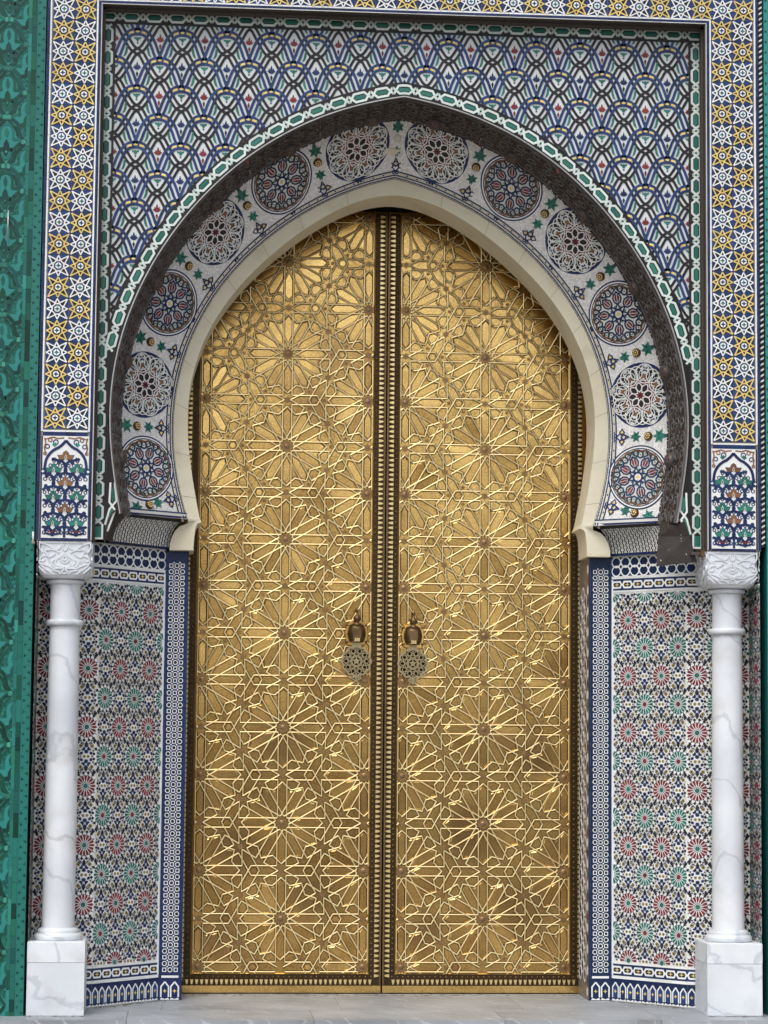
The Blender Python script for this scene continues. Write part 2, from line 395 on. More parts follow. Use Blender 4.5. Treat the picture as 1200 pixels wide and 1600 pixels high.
# ================================================================== SETTING
def sheet(name, x0, x1, y0, y1, z, mat):
    mb = MB(); mb.add([(x0, y0, z), (x1, y0, z), (x1, y1, z), (x0, y1, z)], [[0, 1, 2, 3]], mat)
    o = mb.build(name, None, XYZ); o['kind'] = 'structure'; return o
ground = sheet('ground', -300, 300, -600, 40, -.115, 'asphalt')
bounce_forecourt = sheet('bounce_forecourt', -12, 12, -9.5, .3, -.1125, 'paving')  # unseen pale paving sheet, added to bounce light up to the soffits
pav = link(bpy.data.objects.new('pavement', None)); attach(pav, None, T((0, -1, -.1))); pav['kind'] = 'structure'
slab = MB(); slab.box(-.298, .298, -.195, .195, 0, .03, 'paving'); slab_me = slab.mesh('paving_slab', XYZ)
for j in range(9):
    for i in range(-6, 7):
        o = put(slab_me, 'paving_slab', pav, T((i*.6+(.3 if j % 2 else 0), -.44-j*.4, -.112+rnd.uniform(-.002, .002))))
step = link(bpy.data.objects.new('threshold_step', None)); attach(step, None, T((0, .5, 0))); step['kind'] = 'structure'
xs = [-2.6, -1.62, -.52, .61, 1.55, 2.6]
for a, b in zip(xs[:-1], xs[1:]):
    mb = MB(); mb.box(a+.0015, b-.0015, -.235, .31, -.1, 0, 'step'); mb.build('step_slab', step, XYZ)
    mb = MB(); mb.box(a+.2, b+.1985, .313, 1.45, -.1, -.001, 'step'); mb.build('step_slab', step, XYZ)

# ================================================================== PORTAL WALL
portal = thing('tiled_portal', 'mosaic tiled portal wall with horseshoe arch framing the brass doors', 'portal', (0, .1, 0))
# unseen shell added behind everything to block sky light leaking in
mb = MB()
X0, X1, Y0, Y1, Z0, Z1 = -3.7, 3.7, .02, 1.46, -.1, 7.4
mb.add([(X0, Y1, Z0), (X1, Y1, Z0), (X1, Y1, Z1), (X0, Y1, Z1)], [[0, 1, 2, 3]], 'core')
mb.add([(X0, Y0, Z0), (X0, Y1, Z0), (X0, Y1, Z1), (X0, Y0, Z1)], [[0, 1, 2, 3]], 'core')
mb.add([(X1, Y0, Z0), (X1, Y1, Z0), (X1, Y1, Z1), (X1, Y0, Z1)], [[0, 1, 2, 3]], 'core')
mb.add([(X0, Y0, Z1), (X1, Y0, Z1), (X1, Y1, Z1), (X0, Y1, Z1)], [[0, 1, 2, 3]], 'core')
mb.build('light_block_shell', portal, XYZ)

# ---- star border: grout bed with recess frame
XR, ZR, XO, ZCAP, ZTOP = 1.888, 6.158, 2.226, 2.828, 7.4
mb = MB()
for s in (-1, 1):
    a, b = sorted((s*XR, s*XO)); mb.box(a, b, ZCAP, ZR, -.35, -.001, 'grout')
mb.box(-XO, XO, ZR+.0005, ZTOP, -.35, -.001, 'grout')
border = mb.build('star_border', portal, label='wide border of alternating white and yellow star tiles')
mb = MB()                                    # recess returns, dark brown-grey, 2 mm proud of the bed
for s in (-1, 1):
    a, b = sorted((s*(XR-.003), s*XR)); mb.box(a, b, ZCAP+.003, ZR-.004, -.15, -.004, 'frame_dark')
    a, b = sorted((s*(XR-.016), s*(XR-.004))); mb.box(a, b, ZCAP+.003, ZR-.016, -.11, -.055, 'frame_dark')
mb.box(-XR+.004, XR-.004, ZR-.003, ZR-.0005, -.15, -.004, 'frame_dark')
mb.box(-XR+.018, XR-.018, ZR-.018, ZR-.0035, -.11, -.055, 'frame_dark')
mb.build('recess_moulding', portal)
# star tiles
SP = .1335
def star_mesh(kind):
    s = SP-.002; mb = MB(); h = s/2
    strap, ringc, dark, mid = ('white', 'blue', 'black', 'teal') if kind == 'w' else ('yellow', 'black', 'black', 'blue')
    mb.prism([(-h, -h), (h, -h), (h, h), (-h, h)], 0, .004, 'blue')
    P = [pol((.485 if k % 2 == 0 else .655)*s, k*math.pi/4) for k in range(8)]
    In = []
    for k in range(8):
        In += [P[k], pol(.335*s, (k+.5)*math.pi/4)]
    mb.prism(In, .004, .0052, dark)
    for k in range(8):
        a, b = P[k], P[(k+3) % 8]
        mb.strip([a, b], 0.056*s, .0052, .0066+.0002*k, strap)
    mb.prism(circle((0, 0), .225*s, 8, math.pi/8), .0052, .0088, ringc)
    mb.prism(circle((0, 0), .145*s, 16), .0088, .0096, 'white')
    mb.prism(star((0, 0), .135*s, .055*s, 4, 0), .0096, .0102, mid)
    return mb.mesh('star_tile')
star_w, star_y = star_mesh('w'), star_mesh('y')
ZS0 = 3.573
nrow = 20
def put_star(x, z, par):
    put(star_w if par % 2 == 0 else star_y, 'star_tile', border, at(x+rnd.gauss(0, .0005), 0, z+rnd.gauss(0, .0005), rnd.gauss(0, .006)) @ Matrix.Rotation(rnd.gauss(0, .004), 4, 'X') @ Matrix.Rotation(rnd.gauss(0, .004), 4, 'Z'))
for j in range(nrow):
    for s in (-1, 1):
        for i, xa in enumerate((1.9905, 1.9905+SP)):
            put_star(s*xa, ZS0+j*SP*1.003, j+i)
ZTR = ZS0+nrow*SP*1.003
for j in range(3):
    n2 = 16
    for i in range(-n2, n2+1):
        x = i*SP*.9975
        if abs(x) > 2.14: continue
        put_star(x, ZTR+j*SP, i+j+1)
# glazed edging strips: rows of narrow tiles
def tile_row(mb, x0, z0, x1, z1, wd, mat, step, h0, h1, gap=.0018):
    L = math.hypot(x1-x0, z1-z0); n = max(1, round(L/step)); ux, uz = (x1-x0)/L, (z1-z0)/L
    for i in range(n):
        a, b = L*i/n+gap/2, L*(i+1)/n-gap/2; hh = h1+rnd.uniform(-.0006, .0006)
        q = [(x0+ux*a-uz*wd/2, z0+uz*a+ux*wd/2), (x0+ux*b-uz*wd/2, z0+uz*b+ux*wd/2), (x0+ux*b+uz*wd/2, z0+uz*b-ux*wd/2), (x0+ux*a+uz*wd/2, z0+uz*a-ux*wd/2)]
        mb.prism(q, h0, hh, mat)
mb = MB()
for s in (-1, 1):
    tile_row(mb, s*2.2165, ZCAP+.004, s*2.2165, 7.3, .016, 'navy', .07, 0, .005)
    tile_row(mb, s*2.2015, 3.49, s*2.2015, 7.3, .010, 'white', .14, 0, .0055)
    tile_row(mb, s*1.9175, 3.49, s*1.9175, ZR+.031, .010, 'white', .14, 0, .0055)
    tile_row(mb, s*1.9035, ZCAP+.004, s*1.9035, ZR+.015, .016, 'navy', .07, 0, .005)
    tile_row(mb, s*1.8925, ZCAP+.004, s*1.8925, ZR+.004, .004, 'white2', .3, 0, .0052)
    a, b = sorted((s*1.924, s*2.195))
    tile_row(mb, a, 3.493, b, 3.493, .010, 'white', .14, 0, .0055)
    tile_row(mb, a, 3.476, b, 3.476, .022, 'navy', .07, 0, .005)
tile_row(mb, -1.911, ZR+.0265, 1.911, ZR+.0265, .010, 'white', .14, 0, .0055)
tile_row(mb, -1.894, ZR+.013, 1.894, ZR+.013, .015, 'navy', .07, 0, .005)
tile_row(mb, -1.894, ZR+.003, 1.894, ZR+.003, .004, 'white2', .3, 0, .0052)
mb.build('edging_tiles', border, stuff=True)
mb = MB()                                    # twisted grey rope edge on the right
for i in range(260):
    z = ZCAP+.02+i*.0175
    if z > 7.3: break
    mb.prism([(2.229, z), (2.2505, z+.012), (2.2505, z+.0255), (2.229, z+.0135)], -.01, .006, 'white2' if i % 2 else 'black', .002)
mb.build('rope_edging', border, stuff=True)

# ---- floral panels above the capitals
def palmette(kind):
    c = {'a': 'teal', 'b': 'brown', 'c': 'aqua'}[kind]; mb = MB(); k = .00047
    q = [(0, 96), (32, 74), (44, 42), (52, 26), (122, 26), (104, -10), (84, -40), (44, -34), (20, -30)]
    pts = [(x*k, y*k) for x, y in q]+[(-x*k, y*k) for x, y in reversed(q[1:])]
    mb.strip(pts, .0062, .003, .0049, 'navy', True)
    mb.prism(pts, .003, .0055, c)
    mb.prism([(x*k, y*k) for x, y in [(0, 40), (15, 10), (17, -20), (0, -66), (-17, -20), (-15, 10)]], .0055, .0062, 'white')
    mb.prism([(x*k, y*k) for x, y in [(0, 28), (9, 4), (10, -18), (0, -40), (-10, -18), (-9, 4)]], .0062, .0068, 'black' if kind != 'c' else 'navy')
    mb.prism(star((0, -20*k), 9*k, 5*k, 4), .0068, .0072, 'yellow')
    return mb.mesh('palmette')
PAL = {k: palmette(k) for k in 'abc'}
for s in (-1, 1):
    mb = MB(); xc = s*2.054; zt, zb, hw = 3.463, 2.842, .139
    mb.prism([(xc-hw, zb), (xc+hw, zb), (xc+hw, zt), (xc-hw, zt)], 0, .003, 'white')
    for dx in (-1, 1): tile_row(mb, xc+dx*(hw+.0065), zb-.01, xc+dx*(hw+.0065), zt, .006, 'navy', .1, 0, .0045)
    tile_row(mb, xc-hw, zb-.0075, xc+hw, zb-.0075, .012, 'navy', .07, 0, .0048)
    # pointed lobed arch
    arch = catmull([(0, 3.436), (.02, 3.412), (.044, 3.392), (.062, 3.383), (.074, 3.375), (.098, 3.352), (.117, 3.318), (.124, 3.282), (.127, 3.262)], 4)
    for dx in (-1, 1):
        mb.strip([(xc+dx*x, z) for x, z in arch], .017, .003, .0058, 'navy')
        mb.prism(circle((xc+dx*.130, 3.246), .019, 16), .003, .0064, 'navy')
        mb.prism(star((xc+dx*.136, 3.246), .011, .005, 4), .0064, .007, 'white')
        for q in ((.062, 3.424, .024), (.112, 3.398, .020), (.095, 3.437, .018), (.125, 3.355, .014)):
            mb.strip(circle((xc+dx*q[0], q[1]), q[2]*.62, 9), .006, .003, .0052, 'navy' if q[2] > .019 else 'brown', True)
        mb.prism([(xc+dx*a, b) for a, b in ((.085, 3.41), (.07, 3.395), (.055, 3.405), (.06, 3.425))], .003, .0054, 'aqua')
        mb.strip([(xc+dx*a, b) for a, b in ((.012, 3.452), (.05, 3.447), (.08, 3.455), (.13, 3.44))], .008, .003, .0050, 'brown')
        mb.strip([(xc+dx*a, b) for a, b in ((.130, 3.45), (.122, 3.42), (.130, 3.39), (.120, 3.35))], .008, .003, .0053, 'brown')
    # scrolling lattice of vines
    dxl, dzl = .0705, .0815
    vine = catmull([(0, 0), (.014, -.012), (.045, -.018), (.064, -.034), (.0705, -.055), (.066, -.0725), (.0705, -.0815)], 3)
    nodes = []
    for j in range(-1, 6):
        for i in range(-2, 3):
            if (i+j) % 2: continue
            nodes.append((i*dxl, 3.246-j*dzl))
    def keep_in(x, z):
        x -= xc
        if abs(x) > hw-.004 or z < zb+.012: return False
        if z > 3.262: return abs(x) < .118-(z-3.262)*.62
        return True
    for nx, nz in nodes:
        for dx in (-1, 1):
            mb.strip([(xc+nx+dx*a, nz+b) for a, b in vine], .0165, .003, .0046+(.0004 if dx > 0 else 0), 'navy', keep=keep_in)
            for (a, b) in ((.030, -.028), (.046, -.008)):
                if keep_in(xc+nx+dx*a, nz+b): mb.prism(circle((xc+nx+dx*a, nz+b), .0125, 8), .003, .0056, 'navy')
    for nx, nz in nodes:
        for dx in (-1, 1):
            for (a, b, r_) in ((.020, -.046, .0105), (.052, -.046, .009), (.0, -.02, .007)):
                if keep_in(xc+nx+dx*a, nz+b): mb.strip(circle((xc+nx+dx*a, nz+b), r_, 8), .0055, .003, .0044+(.0002 if dx > 0 else 0), 'navy', True)
    for dx in (-1, 1):
        mb.strip([(xc+dx*a, b) for a, b in ((.02, 2.875), (.04, 2.866), (.07, 2.862), (.10, 2.866), (.12, 2.875))], .012, .003, .0062, 'navy')
        mb.strip([(xc+dx*.0705+a, b) for a, b in ((-.03, 2.885), (0, 2.878), (.03, 2.885))], .007, .003, .0066, 'red')
    mb.strip([(xc, 2.846), (xc, 2.905)], .014, .003, .0068, 'navy')
    fp = mb.build('floral_panel', portal, label='tall floral tile panel with a lobed arch above the capital')
    for (a, b, kk) in ((0, 3.334, 'b'), (-.0705, 3.256, 'a'), (.0705, 3.256, 'a'), (0, 3.176, 'b'), (-.0705, 3.091, 'a'), (.0705, 3.091, 'a'),
                       (0, 3.014, 'b'), (-.0705, 2.932, 'a'), (.0705, 2.932, 'a')):
        put(PAL[kk], 'palmette', fp, at(xc+a, -.0005, b) @ Matrix.Diagonal((.84, 1, .84, 1)))

# ---- spandrel: white ground, interlaced bands
def spandrel_outline(n=70):
    thb = theta_at(rO, ZB)
    pts = [arch_xz(rO, thb*i/n) for i in range(n+1)]
    x0, z0 = pts[-1]
    for i in range(1, 9):
        a = i/8*math.pi/2
        pts.append((x0+(1.822-x0)*math.sin(a), z0-(z0-2.85)*(1-math.cos(a))))
    return pts
OUT = spandrel_outline()
mb = MB()
top = ZR-.001
for s in (-1, 1):
    vs = []; fs = []
    for k, (x, z) in enumerate(OUT):
        # outer partner on the rectangle
        if k == 0: ox, oz = 0, top
        else:
            dx, dz = x, z-ZC
            t = min((XR-.001)/dx if dx > 1e-6 else 9e9, (top-ZC)/dz if dz > 1e-6 else 9e9)
            ox, oz = dx*t, ZC+dz*t
            if dz < 0: ox, oz = XR-.001, z
        vs += [(s*x, YS, z), (s*ox, YS, oz), (s*x, YS+.3, z)]
    # corner fan
    n = len(OUT)
    for k in range(n-1):
        fs.append([3*k, 3*k+3, 3*k+4, 3*k+1]); fs.append([3*k, 3*k+2, 3*k+5, 3*k+3])
    cidx = len(vs); vs.append((s*(XR-.001), YS, top))
    for k in range(n-1):
        a, b = vs[3*k+1], vs[3*k+4]
        if abs(a[2]-top) < 1e-4 and abs(b[2]-top) > 1e-4: fs.append([3*k+1, 3*k+4, cidx])
    mb.add(vs, fs, 'spwhite')
spandrel = mb.build('spandrel_panel', portal, XYZ, label='white spandrel with interlaced blue and black bands and small flowers')
def in_spandrel(x, z, m=.035):
    if abs(x) > 1.888-m-.03 or z > 6.158-m-.035: return False
    if z < 4.15: return False
    dz = z-ZC; r = math.hypot(x, dz); th = math.degrees(math.atan2(abs(x), dz))
    if th < 112: return r > rO(th)+m+.02
    return False
PX, PZ = .1395, .180
kx, kz = PX/35.3, PZ/43.5
blue_c = catmull([(0, 0), (9.3, -1.3), (17.3, -7.3), (22.7, -15.3), (26.7, -24.7), (30.2, -34), (35.3, -43.5)], 3)
blue_c = [(x*kx, z*kz) for x, z in blue_c]
black_c = catmull([(0, 0), (6.2, -4.4), (11.2, -12.6), (16.6, -22.2), (22.8, -32.4), (28.6, -39.8), (35.3, -43.5)], 3)
black_c = [(x*kx, z*kz) for x, z in black_c]
WB = .0170
def cell(red, clip=None, ox=0, oz=0):
    mb = MB(); kp = (lambda x, z: clip(x+ox, z+oz)) if clip else None
    ok = lambda x, z: (kp is None or kp(x, z))
    for sgn, dh in ((1, 0), (-1, .0007)):
        for k, off in enumerate((.0155, -.0155)):
            p = offset(blue_c, off); q = p if sgn > 0 else mirror(p)
            mb.strip(q, WB, 0, .0042+dh+.0002*k, 'blue', keep=kp)
            p = [(x, z-30*kz) for x, z in offset(black_c, off)]; q = p if sgn > 0 else mirror(p)
            mb.strip(q, WB*.95, 0, .0026+dh+.0002*k, 'black', keep=kp)
        # yellow lozenges between the blue bands, leaves
        for (cx, cz, an) in ((9.5, -1.8, -.35),):
            c = (sgn*cx*kx, cz*kz)
            if ok(*c):
                q = [(c[0]+rotp((a*kx, b*kz), an*sgn)[0], c[1]+rotp((a*kx, b*kz), an*sgn)[1]) for a, b in ((-3.6, -1.6), (3.6, -1.6), (3.6, 1.8), (-3.6, 1.8))]
                mb.prism(q, 0, .0053, 'yellow')
        c = (sgn*17.2*kx, -29*kz)
        if ok(*c):
            q = [(c[0]+sgn*a*kx, c[1]+b*kz) for a, b in ((-1.8, 8.5), (1.0, 4), (1.9, -1), (3.6, -7), (5.0, -10.0), (.6, -7.6), (-1.6, -3), (-2.3, 3))]
            mb.prism(q, 0, .0030, 'teal')
    if ok(0, 0): mb.prism([(-4*kx, 0), (0, 1.9*kz), (4*kx, 0), (0, -1.9*kz)], 0, .0056, 'yellow')
    # teal bloom under the crest
    c = (0, -10.3*kz)
    if ok(*c):
        q = [(-5.6, 2.2), (-2, 1.4), (0, 2.4), (2, 1.4), (5.6, 2.2), (5.4, -.2), (2.6, -1.6), (1.2, -4.4), (-1.2, -4.4), (-2.6, -1.6), (-5.4, -.2)]
        mb.prism([(a*kx, c[1]+b*kz) for a, b in q], 0, .0022, 'teal'); mb.prism(circle((0, c[1]-6.8*kz), 1.4*kx, 8), 0, .0022, 'navy')
    # flower standing above the crest
    col = 'red' if red else 'navy'; c = (0, 32*kz)
    if ok(*c):
        q = [(0, 9.5), (1.7, 4.6), (1.4, 2.6), (4.2, 4.6), (4.0, 1.6), (6.6, .6), (4.2, -2.0), (2.2, -3.4)]
        pts = q+[(-x, z) for x, z in reversed(q[1:])]
        mb.prism([(a*kx, c[1]+b*kz) for a, b in pts], 0, .0024, col)
        mb.prism([(a*kx, c[1]+b*kz) for a, b in ((0, -5.6), (2, -9.5), (0, -15.5), (-2, -9.5))], 0, .0024, 'black' if not red else col)
        mb.prism(circle((0, c[1]-18.2*kz), 1.2*kx, 8), 0, .0024, 'black')
    return mb
cell_me = {True: cell(True).mesh('interlace_motif'), False: cell(False).mesh('interlace_motif')}
for j in range(-1, 20):
    for i in range(-14, 15):
        if (i+j) % 2: continue
        x, z = i*PX, 6.036-j*PZ; red = (j % 4) in (1, 2) if False else (j % 2 == 1)
        pts = [(x+a*PX, z+b*PZ) for a in (-1.08, -.5, 0, .5, 1.08) for b in (-1.75, -1, -.5, 0, .6, 1.05)]
        ins = [in_spandrel(*p, m=-.01) for p in pts]
        if not any(ins): continue
        if all(in_spandrel(*p) for p in pts): put(cell_me[red], 'interlace_motif', spandrel, at(x+rnd.gauss(0, .0009), YS-.0005, z+rnd.gauss(0, .0009), rnd.gauss(0, .004)))
        else:
            mb = cell(red, lambda a, b: in_spandrel(a, b, -.012), x, z)
            if mb.f: mb.build('interlace_motif', spandrel, basis=at(x, YS-.0005, z))

# ---- knotted chain borders (white straps, teal hexagons, dark ground)
CP = .1423
def chain_period(mb, f, p, flip=False, hexc='teal'):
    """f maps (s, t) -> 2-D; one period centred on s=0"""
    k = p/34.7
    a = [(-17.35, -5.2), (-8.0, 6.2), (8.0, 6.2), (17.35, -5.2)]
    def dense(q):
        o = []
        for (x0, y0), (x1, y1) in zip(q[:-1], q[1:]):
            o += [(x0+(x1-x0)*i/3, y0+(y1-y0)*i/3) for i in range(3)]
        return o+[q[-1]]
    for sg, hh in ((1, .0025), (-1, .0032)):
        mb.strip([f(s*k, sg*t*k) for s, t in dense(a)], 3.5*k, 0, hh, 'mint')
    mb.prism([f(s*k, t*k) for s, t in ((-9.5, 0), (-6.8, 2.9), (6.8, 2.9), (9.5, 0), (6.8, -2.9), (-6.8, -2.9))], 0, .0018, hexc)
    mb.prism([f(s*k, t*k) for s, t in ((17.35-2.6, 0), (17.35, 2.0), (17.35+2.6, 0), (17.35, -2.0))], 0, .0018, 'green_dark')
mb = MB(); chain_period(mb, lambda s, t: (t, s), CP); link_v = mb.mesh('chain_link')
mb = MB(); chain_period(mb, lambda s, t: (s, t), CP*1.0); link_h = mb.mesh('chain_link')
XCH, ZCH = 1.857, 6.127
def chain_ground(name, pieces):
    mb = MB()
    for x0, x1, z0, z1 in pieces: mb.box(x0, x1, z0, z1, 0, .0075, 'black')
    return mb.build(name, portal, basis=T((0, YS, 0)))
YC = YS-.0075
for s in (-1, 1):
    a, b = sorted((s*(XCH-.046), s*1.8865))
    # above the haunch and at the haunch
    o = chain_ground('chain_border', [(a, b, 2.848, 6.0805)])
    z = 6.080-.075
    while z > 2.93:
        put(link_v, 'chain_link', o, at(s*XCH, YC, z)); z -= CP
    mb = MB(); 
    mb.prism([(s*XCH+a, b) for a, b in ((-.022, 2.86), (.022, 2.86), (.022, z+.055), (-.022, z+.055))], 0, .002, 'teal')
    mb.strip([(s*XCH-.026, 2.856), (s*XCH-.026, z+.07)], .012, 0, .0028, 'white'); mb.strip([(s*XCH+.026, 2.856), (s*XCH+.026, z+.07)], .012, 0, .0028, 'white')
    mb.strip([(s*XCH-.032, 2.856), (s*XCH+.032, 2.856)], .012, 0, .0033, 'white')
    mb.build('chain_link', o, basis=T((0, YC, 0)))
o = chain_ground('chain_border', [(-1.8865, 1.8865, 6.0815, 6.156)])
n = 26; pitch = 2*XCH/n
for i in range(n+1):
    put(link_h, 'chain_link', o, at(-XCH+i*pitch, YC, ZCH) @ Matrix.Diagonal((pitch/CP, 1, 1, 1)))
# arch chain: measured along the curve
def arch_path(th0, th1, off, n=400):
    p = [arch_xz(lambda t: rO(t)+off, th0+(th1-th0)*i/n) for i in range(n+1)]
    d = [0]
    for a, b in zip(p[:-1], p[1:]): d.append(d[-1]+math.hypot(b[0]-a[0], b[1]-a[1]))
    return p, d
def along(p, d, s, t):
    if s <= 0: i = 0
    elif s >= d[-1]: i = len(d)-2
    else:
        lo, hi = 0, len(d)-1
        while hi-lo > 1:
            m = (lo+hi)//2
            if d[m] <= s: lo = m
            else: hi = m
        i = lo
    a, b = p[i], p[i+1]; L = d[i+1]-d[i]; k = (s-d[i])/L
    ux, uz = (b[0]-a[0])/L, (b[1]-a[1])/L
    return (a[0]+(b[0]-a[0])*k-uz*t, a[1]+(b[1]-a[1])*k+ux*t)
for s in (-1, 1):
    # ground band follows the edge of the arch, 1 mm in front of the vertical band's face
    for th0, th1 in ((0, 93),):
        mb = MB(); n = 80; vs = []; fs = []
        for i in range(n+1):
            t = th0+(th1-th0)*i/n
            a = arch_xz(lambda q: rO(q)+.001, t); b = arch_xz(lambda q: rO(q)+.094, t)
            if b[0] > 1.812: b = (max(1.812, a[0]+.002) if a[0] < 1.812 else a[0]+.001, b[1])
            vs += [(s*a[0], a[1], 0), (s*a[0], a[1], .0083), (s*b[0], b[1], .0083), (s*b[0], b[1], 0)]
        for i in range(n):
            for q in range(4): fs.append([4*i+q, 4*i+4+q, 4*i+4+(q+1) % 4, 4*i+(q+1) % 4])
        mb.add(vs, fs, 'black')
        gb = mb.build('chain_border', portal, basis=T((0, YS, 0)))
        p, d = arch_path(0, 90, .047)
        m = int((d[-1])/CP); 
        for i in range(0, 30):
            sc_ = i*CP*1.005
            e = along(p, d, sc_, 0)
            if e[0] > 1.803 or sc_ > d[-1]-.05: break
            mb = MB()
            def f(q, t, sc_=sc_, s=s):
                e = along(p, d, abs(sc_+q), t) if sc_+q >= 0 else along(p, d, -(sc_+q), t)
                sx = s if sc_+q >= 0 else -s
                return (sx*e[0], e[1])
            if i == 0 and s > 0: continue
            chain_period(mb, f, CP)
            mb.build('chain_link', gb, basis=T((0, YS-.0083, 0)))
    # filler between haunch and corbel where the arch leaves the upright again
    p, d = arch_path(99, theta_at(rO, ZB), .046)
    mb = MB(); vs = []; fs = []; n = 30
    for i in range(n+1):
        t = 92+(theta_at(rO, ZB)-92)*i/n
        a = arch_xz(lambda q: rO(q)+.001, t); bx = max(1.8105, a[0]+.0005)
        vs += [(s*a[0], a[1], 0), (s*a[0], a[1], .0083), (s*bx, a[1], .0083), (s*bx, a[1], 0)]
    for i in range(n):
        for q in range(4): fs.append([4*i+q, 4*i+4+q, 4*i+4+(q+1) % 4, 4*i+(q+1) % 4])
    m0 = len(OUT)-9
    for i in range(m0, len(OUT)-1):
        pass
    mb.add(vs, fs, 'black')
    co = OUT[-9:]; vs = []; fs = []
    for x, z in co:
        bx = max(1.8105, x+.0005)
        vs += [(s*(x+.001), z, 0), (s*(x+.001), z, .0083), (s*bx, z, .0083), (s*bx, z, 0)]
    for i in range(len(co)-1):
        for q in range(4): fs.append([4*i+q, 4*i+4+q, 4*i+4+(q+1) % 4, 4*i+(q+1) % 4])
    mb.add(vs, fs, 'black')
    gb = mb.build('chain_border', portal, basis=T((0, YS, 0)))
    x, z = arch_xz(rO, theta_at(rO, ZB))
    mb = MB()
    k = CP/34.7
    e1, e2 = (s*(x+.008), z+.01), (s*(x-.001+.03), z+.16)
    mb.prism([(s*(x+.030), z+.14), (s*(x+.048), z+.12), (s*(x+.040), z+.035), (s*(x+.020), z+.055)], 0, .002, 'teal')
    mb.prism([(s*(x+.030), z-.005), (s*(x+.052), z+.02), (s*(x+.086), z-.09), (s*(x+.074), z-.12)], 0, .002, 'teal')
    mb.strip([(s*(x+.026), z+.16), (s*(x+.012), z+.05), (s*(x+.055), z-.005), (s*(x+.08), z-.10)], .012, 0, .003, 'white')
    mb.strip([(s*(x+.052), z+.16), (s*(x+.056), z+.04), (s*(x+.02), z-.01), (s*(x+.066), z-.14)], .012, 0, .0036, 'white')
    mb.build('chain_link', gb, basis=T((0, YS-.0083, 0)))

# ---- medallion band: conical mosaic band between the two arches
THB = theta_at(rC, ZB)
V0, V1 = -.258, .21
mb = MB(); vs = []; fs = []; n = 160; k = 6
for i in range(n+1):
    th = -THB-6+(2*THB+12)*i/n
    for j in range(k+1):
        v = V0+(V1-V0)*j/k
        x, y, z = cone(th, 0, v, 0)
        vs.append((x, y, max(z, ZB+.002) if abs(th) > 90 else z))
for i in range(n):
    for j in range(k): fs.append([i*(k+1)+j, (i+1)*(k+1)+j, (i+1)*(k+1)+j+1, i*(k+1)+j+1])
mb.add(vs, fs, 'tessera')
band = mb.build('medallion_band', portal, XYZ, label='white mosaic band with twelve round medallions inside the arch')
def med_lattice():
    mb = MB()
    mb.ring((0, 0), 0, 1.0, .001, 'navy', 40, 4)
    mb.ring((0, 0), .40, .93, .0014, 'black', 32, 2)
    mb.prism(star((0, 0), .62, .42, 8, 0), .001, .0022, 'red', sides=False)
    for k in range(8):
        a = k*math.pi/4+math.pi/8; b = a+math.pi/8
        mb.prism(circle(pol(.80, a), .15, 8, a), .0014, .0020, 'white2', sides=False)
        mb.prism(star(pol(.80, a), .135, .045, 4, a+math.pi/4), .0016, .0026, 'navy')
        mb.prism(circle(pol(.575, a), .085, 6, a), .0022, .003, 'brown')
        mb.prism(circle(pol(.60, b), .075, 5, b), .0022, .003, 'teal')
        mb.prism([rotp(q, b) for q in ((.72, -.07), (.80, -.03), (.80, .03), (.72, .07))], .0022, .003, 'white2')
        pet = [(.10, 0), (.17, .055), (.26, .075), (.33, .045), (.38, 0), (.33, -.045), (.26, -.075), (.17, -.055)]
        mb.prism([rotp((x*1.0, y*.9), b) for x, y in pet], .0022, .0032, 'black')
        mb.strip([rotp((x*1.06, y*1.35), b) for x, y in pet], .030, .0022, .0042+.00005*k, 'white', True)
        mb.strip(circle(pol(.675, a), .285, 20, a), .030, .0016, .0046+.00006*k, 'white', True)
        mb.strip(circle(pol(.70, b), .200, 16, b), .027, .0016, .0052+.00006*k, 'white', True)
        mb.strip(circle(pol(.64, a), .175, 14, a), .022, .0016, .0062+.00006*k, 'white', True)
        mb.strip([pol(.90, b-.14), pol(.80, b), pol(.90, b+.14)], .022, .0016, .0068, 'white')
        mb.strip([pol(.44, a-.22), pol(.53, a), pol(.44, a+.22)], .026, .0022, .0040, 'white')
        mb.strip([pol(.66, a-.17), pol(.74, a), pol(.66, a+.17)], .024, .0022, .0058, 'white')
    mb.prism(star((0, 0), .11, .05, 8), .0022, .003, 'white')
    mb.prism(circle((0, 0), .04, 8), .003, .0036, 'black')
    return mb
